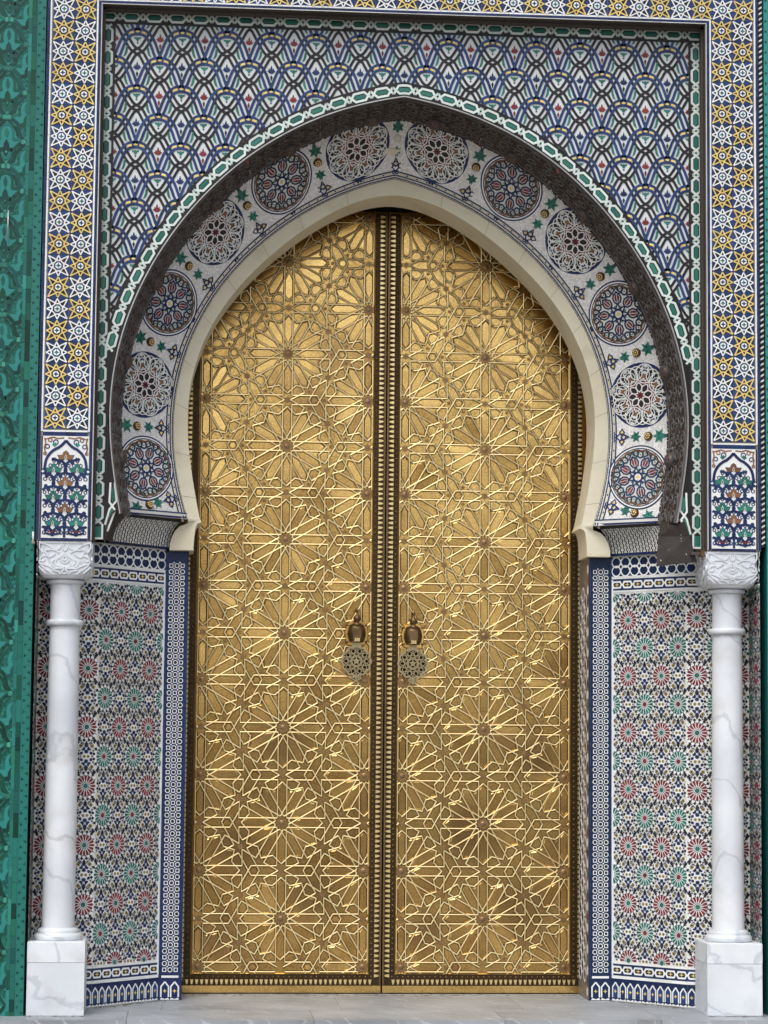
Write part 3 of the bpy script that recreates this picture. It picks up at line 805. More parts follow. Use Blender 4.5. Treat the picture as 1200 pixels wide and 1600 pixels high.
def med_petal():
    mb = MB()
    mb.ring((0, 0), .955, 1.0, .0016, 'navy', 48); mb.ring((0, 0), .915, .955, .0016, 'white', 48); mb.ring((0, 0), .885, .915, .0016, 'navy', 48)
    mb.ring((0, 0), 0, .885, .001, 'white2', 40, 4)
    for k in range(8):
        a = k*math.pi/4+math.pi/8
        q = [(.30, 0), (.36, .07), (.47, .10), (.57, .075), (.67, 0), (.57, -.075), (.47, -.10), (.36, -.07)]
        mb.strip([rotp((x, y*1.35), a) for x, y in q], .046, .001, .0034, 'navy', True)
        for sg in (-1, 1):
            mb.prism([rotp((x, y), a) for x, y in ((.35, .012*sg), (.40, .062*sg), (.49, .080*sg), (.57, .055*sg), (.61, .012*sg))], .001, .0026, 'red')
        mb.strip([pol(.34, a), pol(.34, a+3*math.pi/4)], .040, .001, .0040+.0001*k, 'navy')
        mb.prism(circle(pol(.25, a+math.pi/8), .03, 4, a), .001, .0024, 'teal')
        # ring of loops
        b = a+math.pi/8
        for da in (-.20, 0, .20):
            c = pol(.755 if da else .70, b+da)
            mb.strip(circle(c, .085 if da else .10, 10), .042, .001, .0030+(.0004 if da > 0 else .0002 if da == 0 else 0), 'navy' if da else 'teal', True)
            mb.prism(circle(c, .022, 6), .001, .002, 'navy')
        mb.strip([pol(.83, b-.36), pol(.86, b-.2), pol(.81, b), pol(.86, b+.2), pol(.83, b+.36)], .046, .001, .0042, 'brown')
        mb.strip([pol(.60, b-.30), pol(.66, b-.12), pol(.60, b), pol(.66, b+.12), pol(.60, b+.30)], .036, .001, .0046, 'navy')
        mb.strip([pol(.70, a-.07), pol(.85, a)], .022, .001, .0036, 'navy'); mb.strip([pol(.70, a+.07), pol(.85, a)], .022, .001, .0040, 'navy')
        mb.prism(star(pol(.77, a), .05, .02, 4, a), .001, .0044, 'brown')
    for k in range(16):
        a = k*math.pi/8
        mb.strip([pol(.66, a-.1), pol(.74, a-.13), pol(.82, a-.04), pol(.86, a+.10), pol(.80, a+.16), pol(.74, a+.06)], .024, .001, .0050+.0001*(k % 2), 'green_dark' if k % 2 else 'black')
        mb.prism(circle(pol(.66, a+.2), .026, 5, a), .001, .0052, 'brown' if k % 2 else 'teal')
    mb.prism(circle((0, 0), .115, 12), .001, .0022, 'white'); mb.prism(star((0, 0), .10, .045, 4, 0), .0022, .003, 'yellow')
    return mb
MEDS = [(8.26, .010), (25.5, .018), (43.7, .030), (62.6, .0), (82.0, -.017), (101.0, -.028)]
RMED = .213
for s in (-1, 1):
    for i, (th, dv) in enumerate(MEDS):
        mb = med_lattice() if i % 2 == 0 else med_petal()
        o = mb.build('medallion', band, lambda u, v, h, th=th, dv=dv, s=s: cone(s*th, u*RMED, v*RMED+dv, h+.0005))
        o['label'] = 'medallion of white strapwork round a red star' if i % 2 == 0 else 'medallion of red tulips in a ring of blue loops'
# small brass bosses, leaves and knots between the medallions
mb = MB(); mb.dome((0, 0), .030, .024, 'bronze', 18, 5); 
for k in range(8):
    mb.dome(pol(.016, k*math.pi/4), .0055, .004, 'brass_edge', 6, 2, h0=.0205)
mb.dome((0, 0), .006, .004, 'brass_edge', 6, 2, h0=.023)
boss_me = mb.mesh('brass_boss')
mb = MB(); mb.dome((0, 0), .030, .010, 'white2', 18, 4); plain_me = mb.mesh('brass_boss')
def cone_frame(th, v):
    a = R(th); rad = Vector((math.sin(a), 0, math.cos(a))); tan = Vector((math.cos(a), 0, -math.sin(a)))
    n = -rad*math.sin(PHI)+Vector((0, -1, 0))*math.cos(PHI); sl = rad*math.cos(PHI)+Vector((0, -1, 0))*math.sin(PHI)
    p = Vector(cone(th, 0, v, 0))
    return Matrix(((tan.x, -n.x, sl.x, p.x), (tan.y, -n.y, sl.y, p.y), (tan.z, -n.z, sl.z, p.z), (0, 0, 0, 1)))
GAPS = [0, 16.9, 34.6, 53.2, 72.3, 91.5, 109.2]
def leaf_mesh(col):
    mb = MB(); q = [(0, -.042), (.010, -.022), (.034, -.028), (.022, -.008), (.036, .012), (.014, .010), (.006, .036), (0, .02)]
    mb.prism(q+[(-x, y) for x, y in reversed(q[1:])], 0, .003, col)
    for dx in (-1, 1): mb.prism([(dx*.004, -.006), (dx*.018, -.014), (dx*.014, .002)], .003, .0036, 'green_dark')
    return mb.mesh('leaf_motif')
leaf_me = leaf_mesh('teal')
def knot():
    mb = MB()
    for sg in (-1, 1):
        mb.strip([(0, -.04), (sg*.02, -.018), (sg*.02, .012), (0, .03)], .007, 0, .003+(.0004 if sg > 0 else 0), 'navy')
        mb.strip([(sg*.052, 0), (sg*.030, .017), (sg*.008, 0), (sg*.030, -.017)], .007, 0, .0038+(.0004 if sg > 0 else 0), 'navy', True)
        mb.prism([(sg*.045, 0), (sg*.030, .011), (sg*.016, 0), (sg*.030, -.011)], 0, .002, 'yellow')
    mb.strip([(0, -.006), (.018, .012), (0, .048), (-.018, .012)], .007, 0, .0048, 'navy', True)
    mb.prism(circle((0, .018), .009, 6), 0, .0022, 'yellow')
    for dx in (-1, 1): mb.strip(circle((dx*.010, -.046), .010, 8), .006, 0, .0042+(.0003 if dx > 0 else 0), 'navy', True)
    return mb.mesh('knot_motif')
knot_me = knot()
for s in (-1, 1):
    for i, th in enumerate(GAPS):
        if i == 0 and s > 0: continue
        t = s*th; F = lambda v: cone_frame(t, v)
        dvv = .012 if i < 6 else -.03
        put(plain_me if i == 0 else boss_me, 'brass_boss', band, F(.02 if i < 6 else .0))
        put(leaf_me, 'leaf_motif', band, F(.105) @ Matrix.Scale(1.25, 4)); put(leaf_me, 'leaf_motif', band, F(-.072) @ Matrix.Rotation(math.pi, 4, 'Y'))
        put(knot_me, 'knot_motif', band, F(-.165)); put(knot_me, 'knot_motif', band, F(.175) @ Matrix.Rotation(math.pi, 4, 'Y') @ Matrix.Scale(.8, 4))
# twin blue lines beside the cream arch, broken by small knots
for s in (-1, 1):
    mb = MB()
    for v, wd, mt, h in ((-.206, .0085, 'navy', .0026), (-.233, .008, 'navy', .0026), (-.2195, .016, 'yellow', .0012), (-.250, .008, 'black', .0018)):
        n = 120; vs = []; fs = []
        mt2 = 'white2' if mt == 'yellow' else mt
        for i in range(n+1):
            th = s*(THB)*i/n
            for q, h2 in ((-wd/2, 0), (-wd/2, h), (wd/2, h), (wd/2, 0)):
                vs.append(cone(th, 0, v+q, h2))
        for i in range(n):
            for q in range(3): fs.append([4*i+q, 4*i+4+q, 4*i+5+q, 4*i+1+q])
        mb.add(vs, fs, mt2)
    for i in range(150):
        th = s*THB*(i+.5)/150
        mb.add([cone(th, a, -.2195+b, .0018) for a, b in ((-.007, -.004), (.007, -.004), (.007, .004), (-.007, .004))], [[0, 1, 2, 3]], 'yellow' if i % 3 else 'black')
        mb.add([cone(th, a, -.243+b, .0026) for a, b in ((-.005, -.004), (.005, -.004), (.005, .004), (-.005, .004))], [[0, 1, 2, 3]], 'white2')
    for th, _ in MEDS:
        for da in (-.010, .010):
            mb.add([cone(s*th, da+.009*math.cos(q*math.pi/4), -.212+.013*math.sin(q*math.pi/4), .0034) for q in range(8)], [list(range(8))], 'navy')
    mb.build('arch_edging', band, XYZ, stuff=True)
# bottom edging of the band
for s in (-1, 1):
    mb = MB()
    A, B = Vector((s*1.322, .80, ZB+.006)), Vector((s*1.70, .52, ZB+.006)); nn = Vector((-s*.60, -.80, 0))
    for z0, z1, mt, h in ((0, .012, 'navy', .004), (.012, .030, 'yellow', .003), (.030, .038, 'navy', .0045)):
        q = []
        for P in (A, B):
            for zz, hh in ((z0, 0), (z0, h), (z1, h), (z1, 0)): q.append(tuple(P+Vector((0, 0, zz))+nn*hh))
        mt = 'white2' if mt == 'yellow' else mt
        mb.add(q, [[0, 4, 5, 1], [1, 5, 6, 2], [2, 6, 7, 3]], mt)
    mb.build('band_foot', band, XYZ)
# patch of old mortar near the crown
mb = MB(); mb.dome((0, 0), 1, .006, 'cream', 14, 3)
mp = MB(); mp.v = [(x*.075*(1+.25*math.sin(5*math.atan2(y, x))), y*.026, h) for x, y, h in mb.v]; mp.f = mb.f; mp.m = mb.m; mp.mats = mb.mats; mp.smooth = mb.smooth
mp.build('mortar_patch', band, basis=cone_frame(-1.6, -.06))

# ---- cream plaster arch ring with its feet
thI = theta_at(rI, ZB-.01)
for s in (-1, 1):
    mb = MB(); vs = []; fs = []; n = 90
    pr = []
    for i in range(n+1):
        t = i/n
        a = arch_xz(rC, THB*t); b = arch_xz(rI, thI*t); pr.append((a, b))
    xa, xb = pr[-1][0][0], pr[-1][1][0]
    zz = pr[-1][1][1]
    pr.append(((xa+.001, zz-.006), (xb-.002, zz-.004)))
    for i, f in enumerate((0.0, .12, .3, .5, .7, .85, 1.0)):
        g = f; c = math.sqrt(max(0, 1-(1-g)**2))
        oz = zz-.012-(zz-.012-2.845)*g
        pr.append(((xa+(1.425-xa)*c, oz), (xb+.024+(1.287-xb-.024)*c*.6, oz)))
    # shadow-gap jog at the notch
    YBK = YA+.335
    for (a, b) in pr:
        vs += [(s*a[0], YA+.003, a[1]), (s*b[0], YA, b[1]), (s*b[0], YBK, b[1]), (s*a[0], YBK, a[1])]
    seams = {9, 19, 28, 38, 47, 57, 66, 76, 85}
    for i in range(len(pr)-1):
        if i in seams:
            k0 = 4*i
            for e in range(4):                      # pull the stone's edge back a hair: an open joint
                p_, q_ = Vector(vs[k0+e]), Vector(vs[k0+4+e]); vs[k0+e] = tuple(p_)
        o = 4*i
        fs += [[o, o+4, o+5, o+1], [o+1, o+5, o+6, o+2], [o+2, o+6, o+7, o+3], [o+3, o+7, o+4, o]]
    o = 4*(len(pr)-1); fs.append([o, o+1, o+2, o+3])
    mb.add(vs, fs, 'cream')
    for i in seams:                                 # hairline joints raked into the plaster
        a_, b_ = pr[i]
        dx_, dz_ = pr[i+1][0][0]-pr[i][0][0], pr[i+1][0][1]-pr[i][0][1]; q_ = .0022/math.hypot(dx_, dz_)
        mb.add([(s*a_[0], YA+.0025-.0008, a_[1]), (s*b_[0], YA-.0008, b_[1]), (s*(b_[0]+dx_*q_), YA-.0008, b_[1]+dz_*q_), (s*(a_[0]+dx_*q_), YA+.0025-.0008, a_[1]+dz_*q_)], [[0, 1, 2, 3]], 'grout')
    mb.build('arch_ring', portal, XYZ, label='smooth cream plaster ring of the horseshoe arch')

# ---- corbels with fine black and white check
def corbel_pt(s, u, g):
    """u 0 inner .. 1 outer, g 0 top .. 1 bottom"""
    c = math.sqrt(max(0, 1-(1-g)**2))
    ti, to = Vector((1.318, .80)), Vector((1.735, .46)); bi, bo = Vector((1.427, .872)), Vector((1.83, .40))
    t = ti.lerp(to, u); b = bi.lerp(bo, u); p = t.lerp(b, c)
    return Vector((s*p.x, p.y, ZB-(ZB-2.852)*g))
for s in (-1, 1):
    mb = MB(); n, k = 20, 10; vs = []; fs = []
    for i in range(n+1):
        for j in range(k+1): vs.append(tuple(corbel_pt(s, i/n, j/k)))
    for i in range(n):
        for j in range(k): fs.append([i*(k+1)+j, (i+1)*(k+1)+j, (i+1)*(k+1)+j+1, i*(k+1)+j+1])
    mb.add(vs, fs, 'black')
    co = mb.build('corbel', portal, XYZ, label='concave corbel tiled in a fine black and white check')
    mb = MB(); nu, ng = 24, 11
    def quad(u0, u1, g0, g1, h, mt):
        q = [corbel_pt(s, a, b) for a, b in ((u0, g0), (u1, g0), (u1, g1), (u0, g1))]
        nn = (q[1]-q[0]).cross(q[3]-q[0]).normalized(); 
        if nn.y > 0: nn = -nn
        mb.add([tuple(p+nn*h) for p in q], [[0, 1, 2, 3]], mt)
    for i in range(nu):
        for j in range(ng):
            u0, u1, g0, g1 = i/nu, (i+1)/nu, .06+j/ng*.86, .06+(j+1)/ng*.86
            du, dg = (u1-u0), (g1-g0)
            if (i+j) % 2: quad(u0+du*.08, u1-du*.08, g0+dg*.1, g1-dg*.1, .002, 'white'); quad(u0+du*.36, u1-du*.36, g0+dg*.36, g1-dg*.36, .003, 'black')
            else: quad(u0+du*.30, u1-du*.30, g0+dg*.02, g1-dg*.02, .0015, 'white2')
    for i in range(8): quad(i/8+.002, (i+1)/8-.002, .93, .998, .004, 'navy')
    mb.build('check_tiles', co, XYZ, stuff=True)

# ---- splayed jambs
PLAN = [(1.45, YJ), (1.85, .455), (2.215, .30), (2.215, .0)]
class Frame:
    def __init__(s, sgn, a, b):
        # u runs from the first to the second plan point
        s.A = Vector((sgn*a[0], a[1], 0)); B = Vector((sgn*b[0], b[1], 0)); s.L = (B-s.A).length; s.d = (B-s.A)/s.L
        n = Vector((s.d.y, -s.d.x, 0)); 
        if n.y > 0 or (abs(n.y) < 1e-6 and n.x*sgn > 0): n = -n
        s.n = n
    def __call__(s, u, v, h):
        p = s.A+s.d*u+s.n*h; return (p.x, p.y, v)
    def mat(s, u, v):
        p = s.A+s.d*u; d, n = s.d, s.n
        return Matrix(((d.x, -n.x, 0, p.x), (d.y, -n.y, 0, p.y), (0, 0, 1, v), (0, 0, 0, 1)))
def rosette_mesh(petc, corec):
    mb = MB(); n = 16
    mb.prism(circle((0, 0), .080, 16), 0, .0004, 'white', sides=False)
    for k in range(n):
        a = 2*math.pi*k/n
        mb.prism([pol(.030, a-.075), pol(.052, a-.15), pol(.068, a-.135), pol(.074, a), pol(.068, a+.135), pol(.052, a+.15), pol(.030, a+.075)], .0004, .002, petc)
        b = a+math.pi/n
        mb.prism([pol(.068, b-.06), pol(.078, b), pol(.088, b), pol(.078, b+.09), pol(.068, b+.06)], .0004, .0018, 'navy', sides=False)
        mb.prism(circle(pol(.024, a), .0042, 4, a), .0004, .0014, 'navy', sides=False)
    mb.prism(circle((0, 0), .0175, 10), .0004, .0018, corec)
    mb.v = [(x*.9, y*.9, h) for x, y, h in mb.v]
    return mb.mesh('mosaic_rosette')
RS = .88
ros_r, ros_g = rosette_mesh('red', 'teal'), rosette_mesh('teal', 'red')
A_, B_ = .262, .362
def mosaic_fill(mb, u0, u1, z0, z1, nodes):
    """small cut pieces between the rosettes"""
    def inside(u, v): return u0+.004 < u < u1-.004 and z0+.004 < v < z1-.004
    for (nu, nv, red) in nodes:
        for k in range(16):
            a = 2*math.pi*(k+.5)/16
            for rr, sz, mt, n4, rot in ((.082, .0112, 'black', 4, 0), (.102, .0125, 'navy', 4, .78), (.092, .0088, 'navy', 3, .5), (.117, .0095, 'black', 5, .2)):
                aa = a if rr not in (.092, .117) else a+math.pi/16
                c = pol(rr, aa); c = (nu+c[0], nv+c[1])
                if inside(*c) and abs(c[1]-nv) < .100: mb.prism(circle(c, sz, n4, aa+rot), 0, .0016, mt, sides=False)
        # yellow clusters diagonally above and below
        for sx in (-1, 1):
            for sz_ in (-1, 1):
                c = (nu+sx*.037, nv+sz_*.116)
                if not inside(*c): continue
                mb.prism(circle(c, .0205, 10), 0, .0018, 'white', sides=False)
                mb.prism(circle(c, .0145, 6), 0, .0023, 'black', sides=False)
                for q in range(6): mb.prism(circle(pol(.0088, q*math.pi/3, c), .0037, 4), 0, .0027, 'yellow', sides=False)
        # double cluster halfway to the neighbour, crosses above and below it
        for sx in (-1, 1):
            c = (nu+sx*A_/2, nv)
            if sx < 0 and inside(c[0], c[1]) and any(abs(o[0]-(nu-A_)) < .01 and abs(o[1]-nv) < .01 for o in nodes): continue
            if inside(*c):
                mb.prism([(c[0]+a, c[1]+b) for a, b in ((-.034, 0), (-.022, .018), (.022, .018), (.034, 0), (.022, -.018), (-.022, -.018))], 0, .0018, 'white', sides=False)
                for q in (-1, 1):
                    mb.prism(circle((c[0]+q*.013, c[1]), .011, 6), 0, .0024, 'black', sides=False)
                    for e in range(6): mb.prism(circle(pol(.0068, e*math.pi/3, (c[0]+q*.013, c[1])), .0031, 4), 0, .0028, 'yellow', sides=False)
            for q in (-1, 1):
                c2 = (c[0], c[1]+q*.048)
                if inside(*c2):
                    for e in range(4):
                        c3 = pol(.019, e*math.pi/2, c2); mb.prism(circle(c3, .0140, 6), 0, .0017, 'navy', sides=False)
                    c4 = (c[0], c[1]+q*.078); mb.prism(circle(c4, .0135, 4), 0, .0019, 'black', sides=False)
                for e in (-1, 1):
                    c5 = (c[0]+e*.028, c[1]+q*.076)
                    if inside(*c5): mb.prism(circle(c5, .0140, 5), 0, .0018, 'navy', sides=False)
                    c6 = (c[0]+e*.052, c[1]+q*.10)
                    if inside(*c6): mb.prism(circle(c6, .0135, 4), 0, .0017, 'black', sides=False)
def jamb_bands(mb, L, first=True):
    """horizontal borders below and above the field, in (u, v, h)"""
    # merlon foot
    p = L/max(1, round(L/.061))
    mb.prism([(0, .004), (L, .004), (L, .142), (0, .142)], 0, .0015, 'navy', sides=False)
    n = round(L/p)
    for i in range(n):
        c = (i+.5)*p
        for q in (-1, 1): mb.strip([(c+q*.0225, .022), (c+q*.0225, .088), (c, .118)], .0085, 0, .0028+(.0003 if q > 0 else 0), 'white')
        mb.prism([(c-.016, .03), (c, .012), (c+.016, .03), (c+.016, .085), (c, .108), (c-.016, .085)], 0, .0034, 'blue')
        mb.prism(star((c, .062), .013, .005, 4), .0034, .004, 'yellow')
        mb.prism([(c-.03, .0035), (c+.03, .0035), (c+.022, .016), (c, .008), (c-.022, .016)], 0, .0022, 'white', sides=False)
    tile_row(mb, 0, .1495, L, .1495, .014, 'white', .12, 0, .004)
    for zc_ in (.198, 2.666):
        mb.prism([(0, zc_-.036), (L, zc_-.036), (L, zc_+.036), (0, zc_+.036)], 0, .0015, 'navy', sides=False)
        n2 = max(1, round(L/.088)); q = L/n2
        for i in range(n2):
            c = (i+.5)*q
            o = [(c-.036, zc_), (c-.026, zc_+.019), (c+.026, zc_+.019), (c+.036, zc_), (c+.026, zc_-.019), (c-.026, zc_-.019)]
            mb.strip(o, .011, 0, .003, 'white', True)
            mb.prism([(c-.024, zc_), (c-.016, zc_+.010), (c+.016, zc_+.010), (c+.024, zc_), (c+.016, zc_-.010), (c-.016, zc_-.010)], 0, .0022, 'black', sides=False)
            mb.prism(star((c, zc_), .020, .005, 4, 0), .0022, .003, 'yellow', sides=False)
            mb.prism(circle((c+q/2, zc_), .007, 6), 0, .0034, 'white', sides=False)
        for dz in (-.043, .043): tile_row(mb, 0, zc_+dz, L, zc_+dz, .009, 'white', .15, 0, .004)
    # interlaced oval band
    z0, z1 = 2.715, 2.852
    mb.prism([(0, z0), (L, z0), (L, z1), (0, z1)], 0, .0014, 'navy', sides=False)
    n3 = max(1, round(L/.071)); q = L/n3
    m = n3*10
    for row, zc_ in enumerate((z0+.040, z1-.040)):
        for k, sg in enumerate((-1, 1)):
            pts = []
            for i in range(m+1):
                x = L*i/m; ph = 2*math.pi*x/(2*q)
                sn = math.sin(ph); pts.append((x, zc_+sg*.033*math.copysign(abs(sn)**.6, sn)))
            mb.strip(pts, .0085, 0, .0024+.0005*k+.0002*row, 'white')
    tile_row(mb, 0, z0+.003, L, z0+.003, .007, 'white', .15, 0, .0046); tile_row(mb, 0, z1-.003, L, z1-.003, .007, 'white', .15, 0, .0046)
for s in (-1, 1):
    jp = None
    for k, (a, b) in enumerate(zip(PLAN[:-1], PLAN[1:])):
        F = Frame(s, a, b); mb = MB(); ua = .012 if k == 0 else 0
        mb.prism([(0, 0), (F.L, 0), (F.L, 2.858), (0, 2.858)], -.05, 0, 'white2', sides=False)
        if jp is None:
            jp = mb.build('jamb_panel', portal, F, label='splayed jamb panel of star mosaic with red and green rosettes')
        else: mb.build('jamb_return', jp, F)
        nodes = []
        Z0, Z1 = .246, 2.618
        cu = [.131, .067, .194][k]
        for j in range(-1, 15):
            for i in range(-2, 5):
                u = cu+i*A_+(A_/2 if j % 2 else 0); v = .262+j*B_/2
                if -.09 < u < F.L+.09 and Z0-.08 < v < Z1+.08: nodes.append((u, v, j % 2 == 0))
        for (u, v, red) in nodes:
            full = .08 < u < F.L-.08 and Z0+.08 < v < Z1-.08
            if full: put(ros_r if red else ros_g, 'mosaic_rosette', jp, F.mat(u, v))
            elif ua-.0 < u+.088 and u-.088 < F.L:
                src = MB(); tmp = ros_r if red else ros_g
                m2 = MB()
                for pl in tmp.polygons:
                    vs = [tmp.vertices[q].co for q in pl.vertices]
                    cx = sum(q.x for q in vs)/len(vs)+u; cz = sum(q.z for q in vs)/len(vs)+v
                    if len(vs) == 16 and pl.material_index == 0: continue
                    if ua+.004 < cx < F.L-.004 and Z0+.004 < cz < Z1-.004:
                        m2.add([(q.x+u, q.z+v, -q.y) for q in vs], [list(range(len(vs)))], ['white', 'red' if red else 'teal', 'navy', 'teal' if red else 'red'][pl.material_index])
                # white ground of the cut rosette
                gr = [(max(ua+.002, min(F.L-.002, u+x)), max(Z0+.002, min(Z1-.002, v+y))) for x, y in circle((0, 0), .080, 16)]
                if max(g[0] for g in gr)-min(g[0] for g in gr) > .006 and max(g[1] for g in gr)-min(g[1] for g in gr) > .006:
                    m2.prism(gr, 0, .0004, 'white', sides=False)
                if m2.f: m2.build('mosaic_rosette', jp, F)
        mb = MB(); mosaic_fill(mb, ua, F.L, Z0, Z1, nodes); jamb_bands(mb, F.L)
        if k == 0: tile_row(mb, .006, .16, .006, 2.70, .010, 'white', .14, 0, .005)
        mb.build('mosaic_pieces', jp, F, stuff=True)
# navy pier strips facing the front, with white star lattice
mb = MB()
for s in (-1, 1):
    a, b = sorted((s*1.302, s*1.4485)); w_ = b-a
    mb = MB(); mb.prism([(a, 0), (b, 0), (b, 2.842), (a, 2.842)], -.03, 0, 'navy')
    pier = mb.build('jamb_pier', portal, basis=T((0, YJ, 0)), label='narrow blue pier with a white star lattice')
    mb = MB(); p = .0388; xc = (a+b)/2
    for j in range(67):
        z = .19+j*p
        for i in (-1, 0, 1):
            c = (xc+i*p*.93, z)
            q = .0105
            mb.strip([(c[0]-q, c[1]-q), (c[0]+q, c[1]-q), (c[0]+q, c[1]+q), (c[0]-q, c[1]+q)] if (i+j) % 2 else circle(c, .0138, 8, math.pi/8), .0046, 0, .002, 'white', True)
            if i < 1: mb.prism(circle((c[0]+p*.465, c[1]+p/2), .0062, 4), 0, .0016, 'white', sides=False)
            if (i+j) % 2 == 0: mb.prism(circle(c, .0085, 8), 0, .0018, 'black', sides=False)
    for x in (a+.005, b-.005): tile_row(mb, x, .14, x, 2.84, .007, 'blue', .08, 0, .003)
    tile_row(mb, a+.018, .147, b-.018, .147, .014, 'white', .15, 0, .003)
    for i in range(2):
        c = xc+(i-.5)*.062
        for q in (-1, 1): mb.strip([(c+q*.024, .02), (c+q*.024, .085), (c, .115)], .009, 0, .0028+(.0003 if q > 0 else 0), 'white')
        mb.prism(star((c, .058), .014, .005, 4), 0, .003, 'yellow')
        mb.prism([(c-.03, .003), (c+.03, .003), (c+.022, .016), (c, .008), (c-.022, .016)], 0, .0022, 'white', sides=False)
    mb.build('mosaic_pieces', pier, basis=T((0, YJ, 0)), stuff=True)
    # reveal towards the door
    F = Frame(s, (1.300, YJ+.0), (1.300, YD+.12)); F.n = Vector((-s, 0, 0))
    mb = MB(); mb.prism([(0, 0), (F.L, 0), (F.L, 2.845), (0, 2.845)], -.03, 0, 'tessera_grey', sides=False)
    rv = mb.build('jamb_reveal', portal, F)
    mb = MB()
    cols = ['white', 'navy', 'white', 'teal', 'white', 'navy', 'white', 'red']
    for j in range(41):
        z = .05+j*.068; cc = cols[j % 8]
        mb.prism([(.045+.034*math.cos(q*math.pi/5), z+(.030 if cc == 'white' else .024)*math.sin(q*math.pi/5)) for q in range(10)], 0, .002, cc, sides=False)
    mb.prism([(.002, 0), (.008, 0), (.008, 2.84), (.002, 2.84)], 0, .003, 'blue', sides=False)
    for j in range(24):
        for i in range(3):
            c = (.15+i*.09, .15+j*.105+(.05 if i % 2 else 0)); mb.strip(circle(c, .045, 8), .008, 0, .002+.0004*(i % 2), 'white2', True)
            mb.prism(star(c, .030, .014, 8), 0, .0024, 'black', sides=False)
    mb.build('mosaic_pieces', rv, F, stuff=True)

# ================================================================== PIERCED IRON LINING OF THE ARCH
lining = thing('arch_lining', 'dark pierced metal lining with round lamps along the inside of the arch', 'metal trim', (0, YS, 3))
THL = theta_at(rO, ZB)+1.0
def lin(th, v, h):
    """v 0 at the front lip .. 1 at the back edge; h towards the opening"""
    a = R(th); r0 = rO(th)-.002; k = .062
    r = r0-k*v-h; y = .128+.33*v+h*.2
    return (math.sin(a)*r, y, ZC+math.cos(a)*r)
NP = 14
for i in range(NP):
    t0, t1 = -THL+2*THL*i/NP, -THL+2*THL*(i+1)/NP
    mb = MB(); n, k = 10, 4; vs = []; fs = []
    g = .08
    for a in range(n+1):
        th = t0+g+(t1-t0-2*g)*a/n
        for b in range(k+1): vs.append(lin(th, b/k, 0))
        vs.append(lin(th, 1.0, -.012))
    for a in range(n):
        for b in range(k+1): fs.append([a*(k+2)+b, (a+1)*(k+2)+b, (a+1)*(k+2)+b+1, a*(k+2)+b+1])
    mb.add(vs, fs, 'black')
    pn = mb.build('lining_panel', lining, XYZ)
    # pierced scrollwork: C scrolls, rosettes and rails
    mb = MB(); r2 = random.Random(i+3)
    L = R(t1-t0)*1.75; D = .38
    def mapf(u, v, h, t0=t0, t1=t1, L=L, D=D): return lin(t0+(t1-t0)*u/L, v/D, h)
    for q in (.018, .05, .355): mb.strip([(L*j/12, q) for j in range(13)], .009, 0, .006, 'iron')
    nu = 5
    for a in range(nu):
        for b in range(3):
            c = (L*(a+.5)/nu, .105+b*.095); ph = r2.choice((0, math.pi)) + (b % 2)*math.pi/2
            mb.strip([pol(.040*(1-.55*j/14), ph+j*.42, c) for j in range(15)], .010, 0, .005, 'iron')
            mb.prism(circle(pol(.012, ph, c), .009, 6), 0, .007, 'iron')
            for sg in (-1, 1):
                c2 = (c[0]+sg*L/nu*.48, c[1]+.045)
                mb.strip([pol(.022, ph+j*.6, c2) for j in range(7)], .008, 0, .0042, 'iron_brown')
            # pierced slots: dark hollows framed by the metal
            mb.prism([(c[0]+rotp(p, ph)[0], c[1]+rotp(p, ph)[1]) for p in ((.022, .028), (.034, .034), (.030, .046), (.020, .04))], 0, .0012, 'black', sides=False)
            mb.prism([(c[0]+rotp(p, ph)[0], c[1]+rotp(p, ph)[1]) for p in ((-.04, -.028), (-.028, -.036), (-.024, -.046), (-.042, -.04))], 0, .0012, 'black', sides=False)
    for a in range(26):                             # ragged lacy back edge
        c = (L*(a+r2.uniform(.2, .8))/26, D+r2.uniform(-.004, .012)); mb.prism(circle(c, r2.uniform(.006, .013), 6, r2.random()), -.003, .0035, 'black')
    mb.build('scrollwork', pn, mapf, stuff=True)
# bright front lip
for s in (-1, 1):
    mb = MB(); n = 120; vs = []; fs = []
    for a in range(n+1):
        th = s*THL*a/n; al = R(th); r = rO(th)
        for dr, y in ((-.0005, .150), (-.0005, .128), (-.007, .128), (-.007, .150)):
            vs.append((math.sin(al)*(r+dr), y, ZC+math.cos(al)*(r+dr)))
    for a in range(n):
        for q in range(4): fs.append([4*a+q, 4*a+4+q, 4*a+4+(q+1) % 4, 4*a+(q+1) % 4])
    mb.add(vs, fs, 'steel'); mb.build('front_lip', lining, XYZ)
# round lamps
mb = MB()
prof = [(.046, 0), (.048, .008), (.044, .020), (.033, .030), (.018, .035), (.004, .036)]
vs = []; n = 16
for r, h in prof: vs += [(r*math.cos(2*math.pi*i/n), r*math.sin(2*math.pi*i/n), h) for i in range(n)]
fs = []
for k in range(len(prof)-1):
    for i in range(n): fs.append([k*n+i, k*n+(i+1) % n, (k+1)*n+(i+1) % n, (k+1)*n+i])
mb.add(vs, fs, 'iron_brown', True)
for k in range(8): mb.dome(pol(.033, k*math.pi/4), .007, .005, 'black', 6, 2, h0=.027)
mb.strip(circle((0, 0), .047, 20), .008, 0, .012, 'iron', True)
lamp_me = mb.mesh('lamp')
for th in (-99, -79, -61.5, -41, -22.5, -5.5, 6.5, 23, 41.5, 60, 79, 97.5):
    a = R(th); p = Vector(lin(th, .80, .004)); rad = Vector((math.sin(a), 0, math.cos(a)))
    n_ = (-rad*.97+Vector((0, -.25, 0))).normalized(); tan = Vector((math.cos(a), 0, -math.sin(a))); sl = tan.cross(n_)
    put(lamp_me, 'lamp', lining, Matrix(((tan.x, -n_.x, sl.x, p.x), (tan.y, -n_.y, sl.y, p.y), (tan.z, -n_.z, sl.z, p.z), (0, 0, 0, 1))))
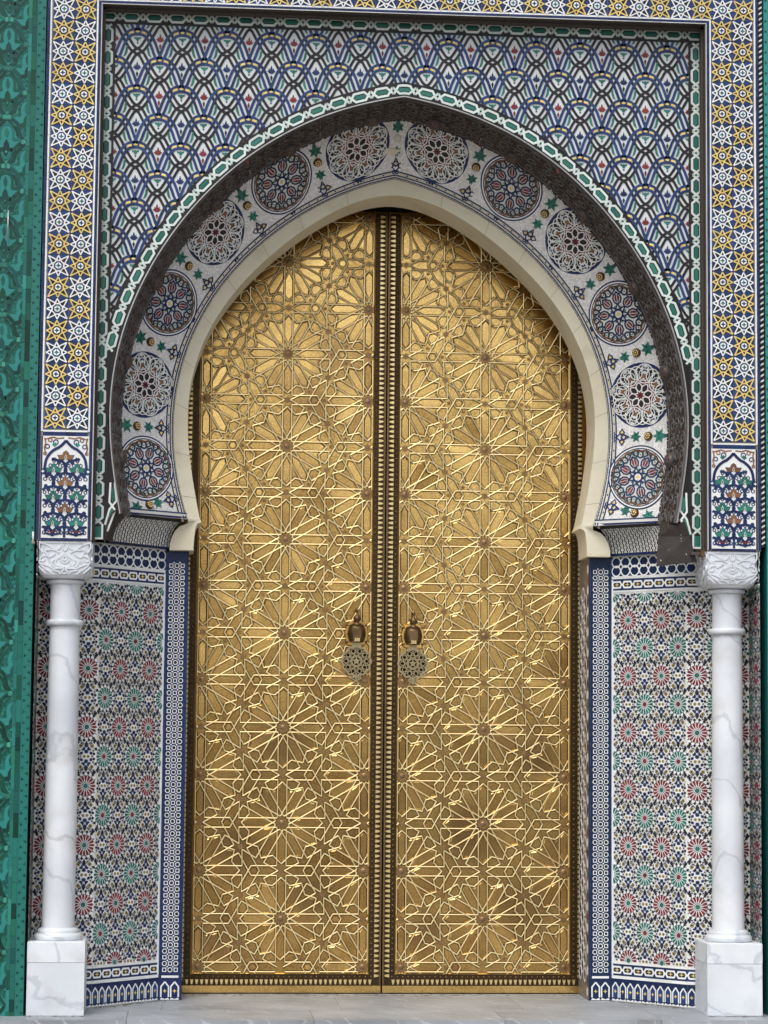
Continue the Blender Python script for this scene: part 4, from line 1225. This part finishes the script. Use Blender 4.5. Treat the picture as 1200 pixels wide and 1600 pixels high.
# end plates: left follows the corbel, right hangs loose
def end_plate(s, loose):
    mb = MB(); n = 8; vs = []; fs = []
    x0, z0 = arch_xz(rO, theta_at(rO, ZB))
    if loose:
        # flared plate hanging forward of the corbel, its foot bent outwards
        for xo, yo, zo, xi_, yi_, zi_ in ((1.770, .125, 3.02, 1.675, .40, 3.03), (1.800, .114, 2.925, 1.628, .235, 2.93), (1.842, .092, 2.765, 1.606, .195, 2.742)):
            vs += [(s*xo, yo, zo), (s*xi_, yi_, zi_)]
    else:
        for i in range(n+1):
            a = i/n*math.pi/2
            x = x0+(1.818-x0)*math.sin(a); z = z0-(z0-2.855)*(1-math.cos(a))
            vs += [(s*(x-.004), .13, z), (s*(x-.055*(1-.6*i/n)-.01), .46, z-.004)]
    m = len(vs)//2
    for i in range(m-1): fs.append([2*i, 2*i+1, 2*i+3, 2*i+2])
    mb.add(vs, fs, 'plate')
    o = mb.build('end_plate', lining, XYZ, label='loose brown end plate hanging over the corbel' if loose else None)
    md = o.modifiers.new('thick', 'SOLIDIFY'); md.thickness = .006
    if loose:
        mb = MB()
        for i in range(20):
            f = rnd.uniform(.12, .92); u = rnd.uniform(.12, .88)
            k = min(m-2, int(f*(m-1))); ff = f*(m-1)-k
            P = [Vector(vs[2*k]).lerp(Vector(vs[2*k+2]), ff), Vector(vs[2*k+1]).lerp(Vector(vs[2*k+3]), ff)]
            c = P[0].lerp(P[1], u); t1 = (P[1]-P[0]).normalized(); t2 = (Vector(vs[2*k+2])-Vector(vs[2*k])).normalized(); nn = t1.cross(t2).normalized()
            if nn.x*s > 0: nn = -nn
            q = rnd.uniform(.003, .0065); an = rnd.uniform(0, 3)
            mb.add([tuple(c+nn*.0075+t1*q*math.cos(an+e*1.57)*(1 if e % 2 else .5)+t2*q*math.sin(an+e*1.57)) for e in range(4)], [[0, 1, 2, 3]], 'white2')
        mb.build('pierced_holes', o, XYZ, stuff=True)
end_plate(-1, False); end_plate(1, True)
# small bracket holding the right end
mb = MB(); mb.box(1.80, 1.905, 2.806, 2.822, -.11, -.06, 'iron_brown'); mb.box(1.86, 1.90, 2.796, 2.832, -.135, -.04, 'bronze')
mb.build('bracket', lining)

# ================================================================== COLUMNS
def column(s, label):
    xc, yc = s*2.047, .17
    t = thing('marble_column', label, 'column', (xc, yc, 0), 'marble columns flanking the portal')
    mb = MB(); hw = .1705
    x0, x1, y0, y1 = xc-hw, xc+hw, -.005, .345
    def bbox(x0, x1, y0, y1, z0, z1, e):
        vs = []; 
        for z, i in ((z0, 0), (z0+e, 0), (z1-e, 0), (z1, e)):
            vs += [(x0+i, y0+i, z), (x1-i, y0+i, z), (x1-i, y1-i, z), (x0+i, y1-i, z)]
        fs = []
        for k in range(3):
            for q in range(4): fs.append([4*k+q, 4*k+(q+1) % 4, 4*k+4+(q+1) % 4, 4*k+4+q])
        fs.append([12, 13, 14, 15]); mb.add(vs, fs, 'marble')
    bbox(x0+.001, x1-.001, y0+.001, y1, 0.001, .3105, .002)
    pl = mb.build('plinth', t, XYZ)
    mb = MB(); bbox(x0, x1, y0, y1, .312, .434, .004); mb.build('plinth_slab', t, XYZ)
    mb = MB(); c = (xc, yc)
    mb.lathe([(.0, .435), (.138, .435), (.143, .444), (.145, .456), (.141, .468), (.130, .474), (.122, .477), (.124, .486), (.121, .497), (.110, .503), (.101, .508), (.0, .508)], 'marble', 48, c); mb.build('base', t, XYZ)
    mb = MB(); mb.lathe([(.1005, .508), (.0985, .56), (.0975, 1.2), (.094, 2.0), (.0915, 2.318)], 'marble', 48, c); mb.build('shaft', t, XYZ)
    mb = MB(); mb.lathe([(.09, 2.317), (.108, 2.319), (.1145, 2.328), (.1145, 2.345), (.108, 2.354), (.09, 2.356)], 'marble', 48, c); mb.build('collar', t, XYZ)
    mb = MB(); mb.lathe([(.0905, 2.356), (.0915, 2.40), (.0915, 2.54), (.0925, 2.571)], 'marble', 48, c); mb.build('neck', t, XYZ)
    mb = MB(); mb.lathe([(.09, 2.571), (.108, 2.573), (.1135, 2.582), (.1135, 2.594), (.108, 2.601), (.0, 2.603)], 'marble', 48, c); mb.build('neck_ring', t, XYZ)
    # capital: square block, rounded under
    mb = MB(); vs = []; fs = []; n = 48
    hx = .1605; yc2 = .1615+.042-.045
    prof = [(.118, 2.600, 2.3), (.140, 2.606, 3), (.152, 2.622, 5), (.159, 2.648, 9), (.1605, 2.70, 14), (.1605, 2.822, 18), (.1585, 2.8265, 18), (0.0, 2.8265, 18)]
    for r, z, p in prof:
        for i in range(n):
            a = 2*math.pi*(i+.5)/n; ca, sa = math.cos(a), math.sin(a)
            k = (abs(ca)**p+abs(sa)**p)**(-1/p)
            vs.append((xc+r*k*ca, .17+r*k*sa, z))
    for k in range(len(prof)-1):
        for i in range(n): fs.append([k*n+i, k*n+(i+1) % n, (k+1)*n+(i+1) % n, (k+1)*n+i])
    mb.add(vs, fs, 'marble')
    cap = mb.build('capital', t, XYZ)
    # carved foliage on the front and inner faces
    k = .000338
    half = [[(0, 60), (60, 120), (130, 165), (170, 230), (150, 300), (60, 322), (8, 352)],
            [(0, 40), (90, 130), (180, 180), (230, 240), (225, 300), (150, 340), (60, 352)],
            [(60, -150), (90, -60), (150, -30), (230, -60), (330, -130), (440, -160), (450, -60), (400, 40)],
            [(100, 40), (170, -10), (260, -20), (360, 0), (320, 60), (290, 130), (230, 110), (170, 60)],
            [(10, 360), (120, 362), (210, 362), (280, 320), (360, 290), (430, 260), (455, 210)],
            [(455, 240), (400, 320), (320, 390), (260, 440), (210, 490)],
            [(300, 100), (370, 110), (420, 140), (440, 190), (400, 220), (360, 200), (350, 170)],
            [(0, 380), (42, 410), (40, 450), (0, 480)], [(60, 490), (110, 440), (170, 410), (230, 400)],
            [(0, 100), (36, 150), (20, 190), (0, 200)], [(0, 260), (50, 230), (80, 200), (60, 180), (30, 210)],
            [(460, 330), (400, 400), (330, 470)], [(30, -150), (40, -60), (0, 0)]]
    mb = MB()
    for q, line in enumerate(half):
        cl = catmull([(x*k, (170-y)*k*.86+2.716) for x, y in line], 3)
        for sg in (-1, 1):
            mb.strip([(sg*x, z) for x, z in cl], .0085, -.004, .0042+.0003*(q % 5)+(.0001 if sg > 0 else 0), 'marble')
    top = [(-.158, 2.817), (.158, 2.817)]
    mb.strip(top, .012, -.004, .005, 'marble')
    for fn in (lambda u, v, h: (xc+u, .17-.1605-h+(max(0, 2.66-v)**2)*3.2, v), lambda u, v, h: (xc-s*(.1605+h-(max(0, 2.66-v)**2)*3.2), .17+u, v)):
        mb.build('carving', cap, fn)
    return t
column(-1, 'white marble column with carved capital beside the wide green tiled wall')
column(1, 'white marble column with carved capital under the loose end of the metal lining')

# ================================================================== DOOR LEAVES
D_ = .6213; UN = D_/1168.0
PX0, PX1, PZ0, PZ1 = .088, 1.239, .128, 5.16
CXR = .6635
mb = MB()
def petal_me():
    mb = MB(); q = [(128, 0), (212, 47), (438, 47), (488, 0), (438, -47), (212, -47)]
    mb.prism([(x*UN, y*UN) for x, y in q], 0, .0052, 'brass', inset=.0105)
    return mb.mesh('petal_plate')
PET = petal_me()
SW, SH = .0080, .0085
def clip_seg(a, b, x0, x1, z0, z1):
    t0, t1 = 0.0, 1.0; dx, dz = b[0]-a[0], b[1]-a[1]
    for p, q in ((-dx, a[0]-x0), (dx, x1-a[0]), (-dz, a[1]-z0), (dz, z1-a[1])):
        if abs(p) < 1e-9:
            if q < 0: return None
        else:
            r = q/p
            if p < 0: t0 = max(t0, r)
            else: t1 = min(t1, r)
    if t0 >= t1-1e-6: return None
    return (a[0]+dx*t0, a[1]+dz*t0), (a[0]+dx*t1, a[1]+dz*t1)
def rosette_lines():
    L = []
    for k in range(12):
        a = k*math.pi/6+math.pi/6*0          # k even: towards the triangle centre; odd: along the lattice edge
        tdir = (k % 2 == 0)
        for sg in (-1, 1):
            e = 530 if tdir else 525
            L.append([rotp((62, sg*57), a), rotp((e, sg*57), a)])
            if tdir:
                m = (505, sg*292); n = (.5, -sg*.866)
                L.append([rotp((530, sg*57), a), rotp((m[0]+40*n[0], m[1]+40*n[1]), a)])
            L.append([rotp((500, 0), a), rotp(pol(414, sg*math.pi/12), a)])
    return [[(x*UN, y*UN) for x, y in p] for p in L]
def tri_lines(flip):
    """bands round a triangle centre; first arm along +u, or -u when flipped"""
    c = [pol(68, math.pi*2/3*q) for q in range(3)]
    out_ = []
    for q in range(3):
        # corner q sits at angle 120q; its two arms run in the other two directions
        for r_, off in ((q+1, 1), (q+2, -1)):
            ang = r_*2*math.pi/3
            end = (277*math.cos(ang), 277*math.sin(ang))
            cc = c[q]; t = (end[0]-cc[0])*math.cos(ang)+(end[1]-cc[1])*math.sin(ang)
            out_.append([cc, (cc[0]+t*math.cos(ang), cc[1]+t*math.sin(ang))])
    f = -1 if flip else 1
    return [[(f*x*UN, y*UN) for x, y in p] for p in out_]
RL = rosette_lines(); TL = {False: tri_lines(False), True: tri_lines(True)}
def strap_mesh(lines, cx, cz, name, extra=None, force=False):
    mb = MB(); clipped = False
    for i, (a, b) in enumerate(lines):
        s_ = clip_seg((a[0]+cx, a[1]+cz), (b[0]+cx, b[1]+cz), PX0+.003, PX1-.003, PZ0+.003, PZ1)
        if s_ is None: clipped = True; continue
        p, q = s_
        if abs(p[0]-cx-a[0])+abs(p[1]-cz-a[1])+abs(q[0]-cx-b[0])+abs(q[1]-cz-b[1]) > 1e-5: clipped = True
        mb.strip([(p[0]-cx, p[1]-cz), (q[0]-cx, q[1]-cz)], .0172, 0, .0012+.00006*(i % 9), 'shade_brown', sides=False)  # flat dark strip painting the shadow lines beside each strap
        mb.strip([(p[0]-cx, p[1]-cz), (q[0]-cx, q[1]-cz)], .0084, 0, SH-.0022-.00022*(i % 7), 'brass_edge', ridge=.00125)
    if extra: extra(mb)
    return mb, clipped
def ros_extra(mb, ok=lambda x, z: True):
    for k in range(12):
        a = (k+.5)*math.pi/6
        q = [pol(252*UN, a), rotp((415*UN, 70*UN), a-math.pi/12), pol(398*UN, a), rotp((415*UN, -70*UN), a+math.pi/12)]
        if all(ok(*p) for p in q): mb.prism(q, 0, .0034+rnd.uniform(-.0006, .0006), 'brass', inset=.007)
    mb.prism(star((0, 0), 80*UN, 58*UN, 12, 0), 0, .0035, 'patina', inset=.003)
    mb.dome((0, 0), 34*UN, .004, 'patina', 12, 3, h0=.0035)
ROS_FULL = None
for s in (-1, 1):
    leaf = thing('door_leaf', 'left brass door leaf with star strapwork and knocker' if s < 0 else 'right brass door leaf with star strapwork and knocker', 'door', (s*.66, YD, 0), 'double brass doors')
    sx = Matrix.Diagonal((s, 1, 1, 1))
    base = T((0, YD, 0)) @ sx
    mb = MB(); mb.box(.0055, 1.42, .006, 5.19, -.06, 0, 'brass'); mb.build('door_sheet', leaf, basis=base)
    # raised frame lines round the field
    mb = MB()
    for p, q in (((PX0, PZ0), (PX0, PZ1)), ((PX1, PZ0), (PX1, PZ1)), ((PX0, PZ0), (PX1, PZ0))): mb.strip([p, q], .009, 0, .0095, 'brass_edge', roof=True)
    mb.build('frame_bead', leaf, basis=base)
    # blackened strips with studs
    mb = MB()
    for x0, x1, z0, z1 in ((.054, .083, .095, 5.18), (1.245, 1.288, .095, 5.18)): mb.box(x0, x1, z0, z1, 0, .003, 'stripdark')
    mb.box(.0835, 1.2445, .095, .124, 0, .003, 'stripdark')
    z = .11
    while z < 5.17:
        for x in (.0685, 1.2665): mb.dome((x, z), .0075, .007, 'bronze', 7, 2, h0=.003)
        z += .0355
    x = .105
    while x < 1.24: mb.dome((x, .1095), .0075, .007, 'bronze', 7, 2, h0=.003); x += .0355
    mb.build('stud_strip', leaf, basis=base, stuff=True)
    # toothed strips
    mb = MB()
    def teeth(x0, z0, x1, z1, wd, side):
        L = math.hypot(x1-x0, z1-z0); ux, uz = (x1-x0)/L, (z1-z0)/L; px, pz = -uz*side, ux*side
        n = int(L/.0322)
        for i in range(n):
            c = (i+.5)*L/n; q = []
            for a, b in ((-.0118, 0), (-.0098, .55), (-.0055, .92), (0, 1.0), (.0055, .92), (.0098, .55), (.0118, 0)):
                q.append((x0+ux*(c+a)+px*b*wd, z0+uz*(c+a)+pz*b*wd))
            mb.prism(q, .002, .009, 'brass_edge', inset=.003)
    mb.box(.0075, .0535, .052, 5.18, 0, .002, 'stripdark'); mb.box(1.2885, 1.334, .052, 5.18, 0, .002, 'stripdark'); mb.box(.054, 1.288, .052, .0945, 0, .002, 'stripdark')
    mb.box(.0065, .0165, .052, 5.18, .002, .006, 'bronze'); mb.box(1.318, 1.334, .052, 5.18, .002, .006, 'brass')
    teeth(.052, .10, .052, 5.17, .036, 1); teeth(1.2905, .10, 1.2905, 5.17, .032, -1); teeth(.06, .0935, 1.284, .0935, .036, -1)
    mb.box(.0065, 1.334, .0075, .0515, 0, .006, 'brass')
    mb.build('toothed_strip', leaf, basis=base, stuff=True)
    # rosettes
    dx = D_*math.sqrt(3)/2
    centres = [(CXR, .482+D_*k) for k in range(8)]+[(CXR-dx, .482+D_*(k-.5)) for k in range(0, 9)]+[(CXR+dx, .482+D_*(k-.5)) for k in range(0, 9)]
    for (cx, cz) in centres:
        mb, cl = strap_mesh(RL, cx, cz, 'rosette', lambda m_, cx=cx, cz=cz: ros_extra(m_, lambda x, z: PX0+.006 < x+cx < PX1-.006 and PZ0+.006 < z+cz < PZ1))
        B = base @ T((cx, 0, cz))
        if not cl:
            if ROS_FULL is None: ROS_FULL = mb.mesh('rosette')
            ro = put(ROS_FULL, 'rosette', leaf, B)
        else:
            # cut rosettes at the edge of the field: keep the dark hub inside the frame
            mb.v = [(min(max(u, PX0+.004-cx), PX1-.004-cx), max(v, PZ0+.004-cz), h) for u, v, h in mb.v]
            ro = mb.build('rosette', leaf, basis=B)
        for k in range(12):
            a = k*math.pi/6
            tip = (cx+490*UN*math.cos(a), cz+490*UN*math.sin(a)); wv = 47*UN
            if not (PX0+wv*.6 < tip[0] < PX1-wv*.6 and PZ0 < tip[1] < PZ1): continue
            sc2 = 1.0
            if abs(abs(math.sin(a))-1) < .01 and abs(cx-CXR) > .1: sc2 = .92
            tilt = Matrix.Rotation(rnd.gauss(0, R(.6)), 4, 'X') @ Matrix.Rotation(rnd.gauss(0, R(.25)), 4, 'Z')
            put(PET, 'petal_plate', ro, B @ Matrix.Rotation(-a, 4, 'Y') @ tilt @ Matrix.Diagonal((1, 1, sc2, 1)))
    # bands round the triangle centres, dark little stars
    h3 = D_/math.sqrt(3)
    tri = []
    for k in range(-1, 9):
        zc_ = .482+D_*k
        tri += [(CXR+h3, zc_, False), (CXR-h3, zc_, True)]
        tri += [(CXR+h3/2, zc_+D_/2, True), (CXR-h3/2, zc_+D_/2, False)]
    for (cx, cz, fl) in tri:
        mb, cl = strap_mesh(TL[fl], cx, cz, 'strap_knot')
        if PX0+.04 < cx < PX1-.04 and PZ0+.04 < cz: mb.prism(circle((0, 0), 44*UN, 6, math.pi/6), 0, .0036, 'brass', inset=.004)
        if mb.f: mb.build('strap_knot', leaf, basis=base @ T((cx, 0, cz)))
    mb = MB()
    def dark_star(x, z, r, n=8, rot=0):
        if PX0+r < x < PX1-r and PZ0+r < z < PZ1: mb.prism(star((x, z), r, r*.5, n, rot), 0, .003, 'patina', inset=.002)
    for (cx, cz) in centres:
        for k in range(12):
            a = k*math.pi/6
            if k % 2: 
                if a < math.pi-.01: dark_star(cx+.5*D_*math.cos(a), cz+.5*D_*math.sin(a), 54*UN, 8, a)
            else: dark_star(cx+552*UN*math.cos(a), cz+552*UN*math.sin(a), 34*UN, 5, a)
    mb.build('star_recess', leaf, basis=base, stuff=True)
    # knocker
    kx, kz = s*.187, 2.160+(.006 if s < 0 else -.006)
    mb = MB()
    kn_b = T((kx, YD-.012, kz))
    # back plate
    mb.prism([(x*.00088, z*.00088+.185) for x, z in ((-80, -75), (-55, -95), (55, -95), (80, -75), (88, 0), (80, 60), (50, 85), (20, 100), (-20, 100), (-50, 85), (-80, 60), (-88, 0))], 0, .012, 'brass', inset=.005)
    kn = mb.build('door_knocker', leaf, basis=kn_b)
    mb = MB(); 
    # bulged housing, a half barrel with ribs
    n = 14; k = 8; vs = []; fs = []
    for j in range(k+1):
        z = .125+.115*j/k; bul = .046+.016*math.sin(math.pi*j/k)
        for i in range(n+1):
            a = math.pi*i/n; vs.append((bul*math.cos(a), z, .010+bul*1.0*math.sin(a)))
    for j in range(k):
        for i in range(n): fs.append([j*(n+1)+i, j*(n+1)+i+1, (j+1)*(n+1)+i+1, (j+1)*(n+1)+i])
    fs.append([i for i in range(n+1)]); fs.append([k*(n+1)+i for i in reversed(range(n+1))])
    mb.add(vs, fs, 'bronze', True); mb.box(-.026, .026, .148, .215, .05, .072, 'bronze')
    for q in (-.012, 0, .012): mb.box(q-.0045, q+.0045, .128, .150, .06, .080, 'brass_edge')
    for dx_ in (-1, 1):
        for zz in (.128, .238): mb.dome((dx_*.062, zz), .009, .009, 'bronze', 8, 3, h0=.011)
    mb.build('housing', kn, basis=kn_b)
    mb = MB()
    def turned(prof, n=14):
        vs = []; fs = []
        for r, z in prof: vs.extend([(r*math.cos(2*math.pi*i/n), z, .045+r*math.sin(2*math.pi*i/n)) for i in range(n)])
        for j in range(len(prof)-1):
            for i in range(n): fs.append([j*n+i, j*n+(i+1) % n, (j+1)*n+(i+1) % n, (j+1)*n+i])
        mb.add(vs, fs, 'bronze', True)
    turned([(.03, .238), (.031, .246), (.016, .250), (.012, .256), (.022, .266), (.0265, .280), (.022, .294), (.012, .302), (.008, .308), (.007, .325), (.010, .330), (.010, .334), (.006, .338), (.007, .348), (.001, .353)])
    mb.build('finial', kn, basis=kn_b)
    mb = MB(); mb.prism(circle((0, -.004), .088, 24), .0, .004, 'shade_brown', inset=.004); mb.build('hole_shade_disc', kn, basis=kn_b @ T((0, .003, 0)))  # added dark disc, paints the shade seen through the pendant's holes
    # pierced pendant with a five pointed star
    mb = MB(); Rp = .094; c0 = (0, 0)
    out_ = [pol(Rp*(1.0+.05*math.cos(12*2*math.pi*i/72)), 2*math.pi*i/72+math.pi/2) for i in range(72)]
    mb.strip(out_, .012, .044, .054, 'pewter', True)
    for i in range(10):
        a = math.pi/2+i*math.pi/5
        mb.strip([pol(Rp*.97, a), pol(Rp*.97, a+4*math.pi/5)], .0046, .045, .0515+.0002*i, 'pewter')
        mb.strip([pol(Rp*.94, a+math.pi/10), pol(Rp*.94, a+math.pi/10+3*math.pi/5)], .0046, .045, .0490+.0002*i, 'pewter')
    mb.strip(circle(c0, Rp*.40, 24), .006, .045, .0545, 'pewter', True)
    mb.prism(star(c0, Rp*.34, Rp*.15, 5), .045, .054, 'pewter', inset=.002)
    mb.prism([(-.042, .083), (-.022, .122), (.022, .122), (.042, .083), (.02, .09), (-.02, .09)], .044, .0535, 'pewter')
    for sg in (-1, 1): mb.strip([(0, -.098), (sg*.012, -.108), (sg*.026, -.104), (sg*.030, -.116), (sg*.014, -.122), (0, -.136)], .007, .044, .0525+(.0003 if sg > 0 else 0), 'pewter')
    mb.prism([(-.018, -.09), (.018, -.09), (.008, -.11), (0, -.142), (-.008, -.11)], .044, .0518, 'pewter')
    mb.build('pendant', kn, basis=kn_b @ T((0, .031, 0)))

# ================================================================== GREEN TILED WALLS
def green_wall(s, label):
    t = thing('green_wall', label, 'tiled wall', (s*2.9, 0, 0), 'green tiled walls beside the portal')
    xi = 2.232 if s < 0 else 2.256
    mb = MB(); a, b = sorted((s*xi, s*3.7)); mb.box(a, b, -.1, 7.4, -.6, .02, 'green_light')
    wl = mb.build('wall_body', t)
    B = T((0, -.02, 0)) @ Matrix.Diagonal((s, 1, 1, 1))
    # edge strips
    mb = MB()
    mb.prism([(xi+.001, -.09), (xi+.053, -.09), (xi+.053, 7.35), (xi+.001, 7.35)], 0, .0012, 'aqua')
    z = -.09
    x = xi+.0285
    i = 0
    while z < 7.3:                                   # small triangles along the edge
        mb.prism([(x-.022, z), (x-.006, z+.009), (x-.022, z+.018)] if i % 2 else [(x+.016, z), (x, z+.009), (x+.016, z+.018)], 0, .003, 'green_dark'); z += .0335; i += 1
    mb.build('triangle_edge', t, basis=B, stuff=True)
    r2 = random.Random(11+s)
    for (xa, xb, mats, seg) in ((xi+.054, xi+.083, ('green', 'green_dark', 'green'), (.07, .15)), (xi+.0845, xi+.104, ('green_light', 'green_light', 'aqua', 'green'), (.07, .16))):
        mb = MB(); z = -.09
        while z < 7.3:
            q = r2.uniform(*seg); mb.prism([(xa, z+.001), (xb, z+.001), (xb, z+q-.001), (xa, z+q-.001)], 0, .004+r2.uniform(-.0008, .0008), r2.choice(mats)); z += q
        mb.build('edge_tiles', t, basis=B, stuff=True)
    # carved arabesque net
    xw, pz = .117, .306
    x0 = xi+.107; z_off = 5.724 % pz
    def motif():
        mb = MB(); k = xw/30.0; kz2 = (pz/2)/38.0
        Q = lambda pts, sg=1: [(sg*x*k, z*kz2) for x, z in pts]
        for sg, dh in ((1, 0), (-1, .0006)):
            # ogee ribbons, with pale strips painting a highlight along both edges
            mb.strip(Q(catmull([(0, 0), (9, -3), (16, -9), (19, -18), (22, -27), (30, -38)], 3), sg), 6.6*k, 0, .0040+dh, 'green_pale')
            mb.strip(Q(catmull([(0, -76), (5, -70), (12, -66), (15, -56), (22, -48), (30, -38)], 3), sg), 5.8*k, 0, .0036+dh, 'green_pale')
            mb.strip(Q(catmull([(0, 0), (9, -3), (16, -9), (19, -18), (22, -27), (30, -38)], 3), sg), 5.2*k, 0, .0070+dh, 'green_dark')
            mb.strip(Q(catmull([(0, -9), (7, -12), (10.5, -19), (11, -28), (11, -33), (20, -33), (20, -39), (12, -47), (4, -60), (0, -64)], 3), sg), 4.2*k, 0, .0050+dh, 'green')
            mb.strip(Q(catmull([(0, -76), (5, -70), (12, -66), (15, -56), (22, -48), (30, -38)], 3), sg), 4.6*k, 0, .0062+dh, 'green_dark')
            mb.prism(Q([(21, -40), (29, -40), (25, -46)], sg), 0, .0045, 'green_pale')
            mb.prism(Q([(2, -2), (9, -7), (12, -1), (6, 2)], sg), 0, .0032, 'aqua')
            mb.prism(Q([(24, -30), (20, -22), (25, -10), (29, -18), (28, -28)], sg), 0, .0034, 'green')
            mb.prism(Q([(13, -20), (16, -24), (17, -31), (13, -31)], sg), 0, .003, 'aqua')
            mb.prism(Q([(3, -58), (9, -52), (14, -53), (12, -60), (7, -66)], sg), 0, .0036, 'green_light')
            mb.prism(Q([(2, -3), (7, -2), (6, 4), (1, 5)], sg), 0, .008, 'green_pale')
        mb.prism(Q([(0, -14), (3.2, -22), (2, -28), (0, -31), (-2, -28), (-3.2, -22)]), 0, .0050, 'green')
        mb.prism(Q([(0, -33), (4, -40), (4.5, -46), (10, -47), (9, -53), (4, -52), (0, -60), (-4, -52), (-9, -53), (-10, -47), (-4.5, -46), (-4, -40)]), 0, .0056, 'green_dark')
        mb.prism(circle((0, -53*kz2), .008, 6), 0, .0072, 'green_pale')
        mb.prism(Q([(0, -4), (2.6, 3), (-2.6, 3)]), 0, .0085, 'green_pale')
        return mb.mesh('arabesque_tile')
    me = motif()
    for v_ in me.vertices: v_.co.y *= .55          # shallow relief
    for i in range(0, 11):
        xx = x0+i*xw
        if xx > 3.6: break
        for j in range(-1, 26):
            z = z_off+(j+1)*pz+(pz/2 if i % 2 == 0 else 0)
            if z > 7.35 or z < .12: continue
            if i == 0:
                # half motif against the edge strip
                m2 = MB()
                for pl in me.polygons:
                    vs = [me.vertices[q].co for q in pl.vertices]
                    if min(q.x for q in vs) < -.001 and max(q.x for q in vs) <= .001: continue
                    m2.add([(max(0, q.x), q.z, -q.y) for q in vs], [list(range(len(vs)))], next(kk for kk, mm in M.items() if mm == me.materials[pl.material_index]))
                if j == -1 or 'half' not in cache: cache['half'] = m2.mesh('arabesque_tile')
                put(cache['half'], 'arabesque_tile', wl, B @ T((xx, 0, z)))
            else: put(me, 'arabesque_tile', wl, B @ T((xx, 0, z)))
    return t
cache = {}
green_wall(-1, 'wide strip of carved green glazed tile wall at the left edge')
cache = {}
green_wall(1, 'thin sliver of green glazed tile wall at the right edge')

# ================================================================== SMALL FIXTURES
mb = MB(); mb.lathe([(.0, 4.655), (.0045, 4.655), (.0045, 4.835), (.0, 4.835)], 'steel', 8, (-2.432, -.046))
o = mb.build('steel_rod', None, XYZ); o['label'] = 'thin pale steel rod standing off the green tiled wall'; o['category'] = 'rod'
mb = MB(); mb.lathe([(.0, 2.815), (.006, 2.815), (.006, 2.875), (.0, 2.875)], 'white2', 8, (-2.238, -.028)); mb.lathe([(.0, 2.800), (.010, 2.800), (.010, 2.816), (.0, 2.816)], 'grout', 8, (-2.236, -.030))
o = mb.build('pipe_end', None, XYZ); o['label'] = 'short white pipe end beside the capital next to the green wall'; o['category'] = 'pipe'

grime = MB(); r3 = random.Random(5)
for i in range(420):
    if i < 160: x, y = r3.uniform(-1.3, 1.3), 1.245-abs(r3.gauss(0, .05))
    elif i < 280: x, y = r3.choice((-1, 1))*r3.uniform(1.86, 2.25), -.012-abs(r3.gauss(0, .03))
    else:
        t_ = r3.random(); x = r3.choice((-1, 1))*(1.44+.40*t_-abs(r3.gauss(0, .02))); y = .872-.43*t_-abs(r3.gauss(0, .02))
    q = r3.uniform(.003, .012)
    grime.add([(x+q*r3.uniform(.6, 1.3)*math.cos(e*1.05), y+q*r3.uniform(.5, 1.2)*math.sin(e*1.05), .0006) for e in range(6)]+[(x, y, .0006+q*.25)], [[e, (e+1) % 6, 6] for e in range(6)], 'core')
o = grime.build('dust', None, XYZ, stuff=True); o['label'] = 'dark dust and grit gathered along the threshold'; o['category'] = 'dust'
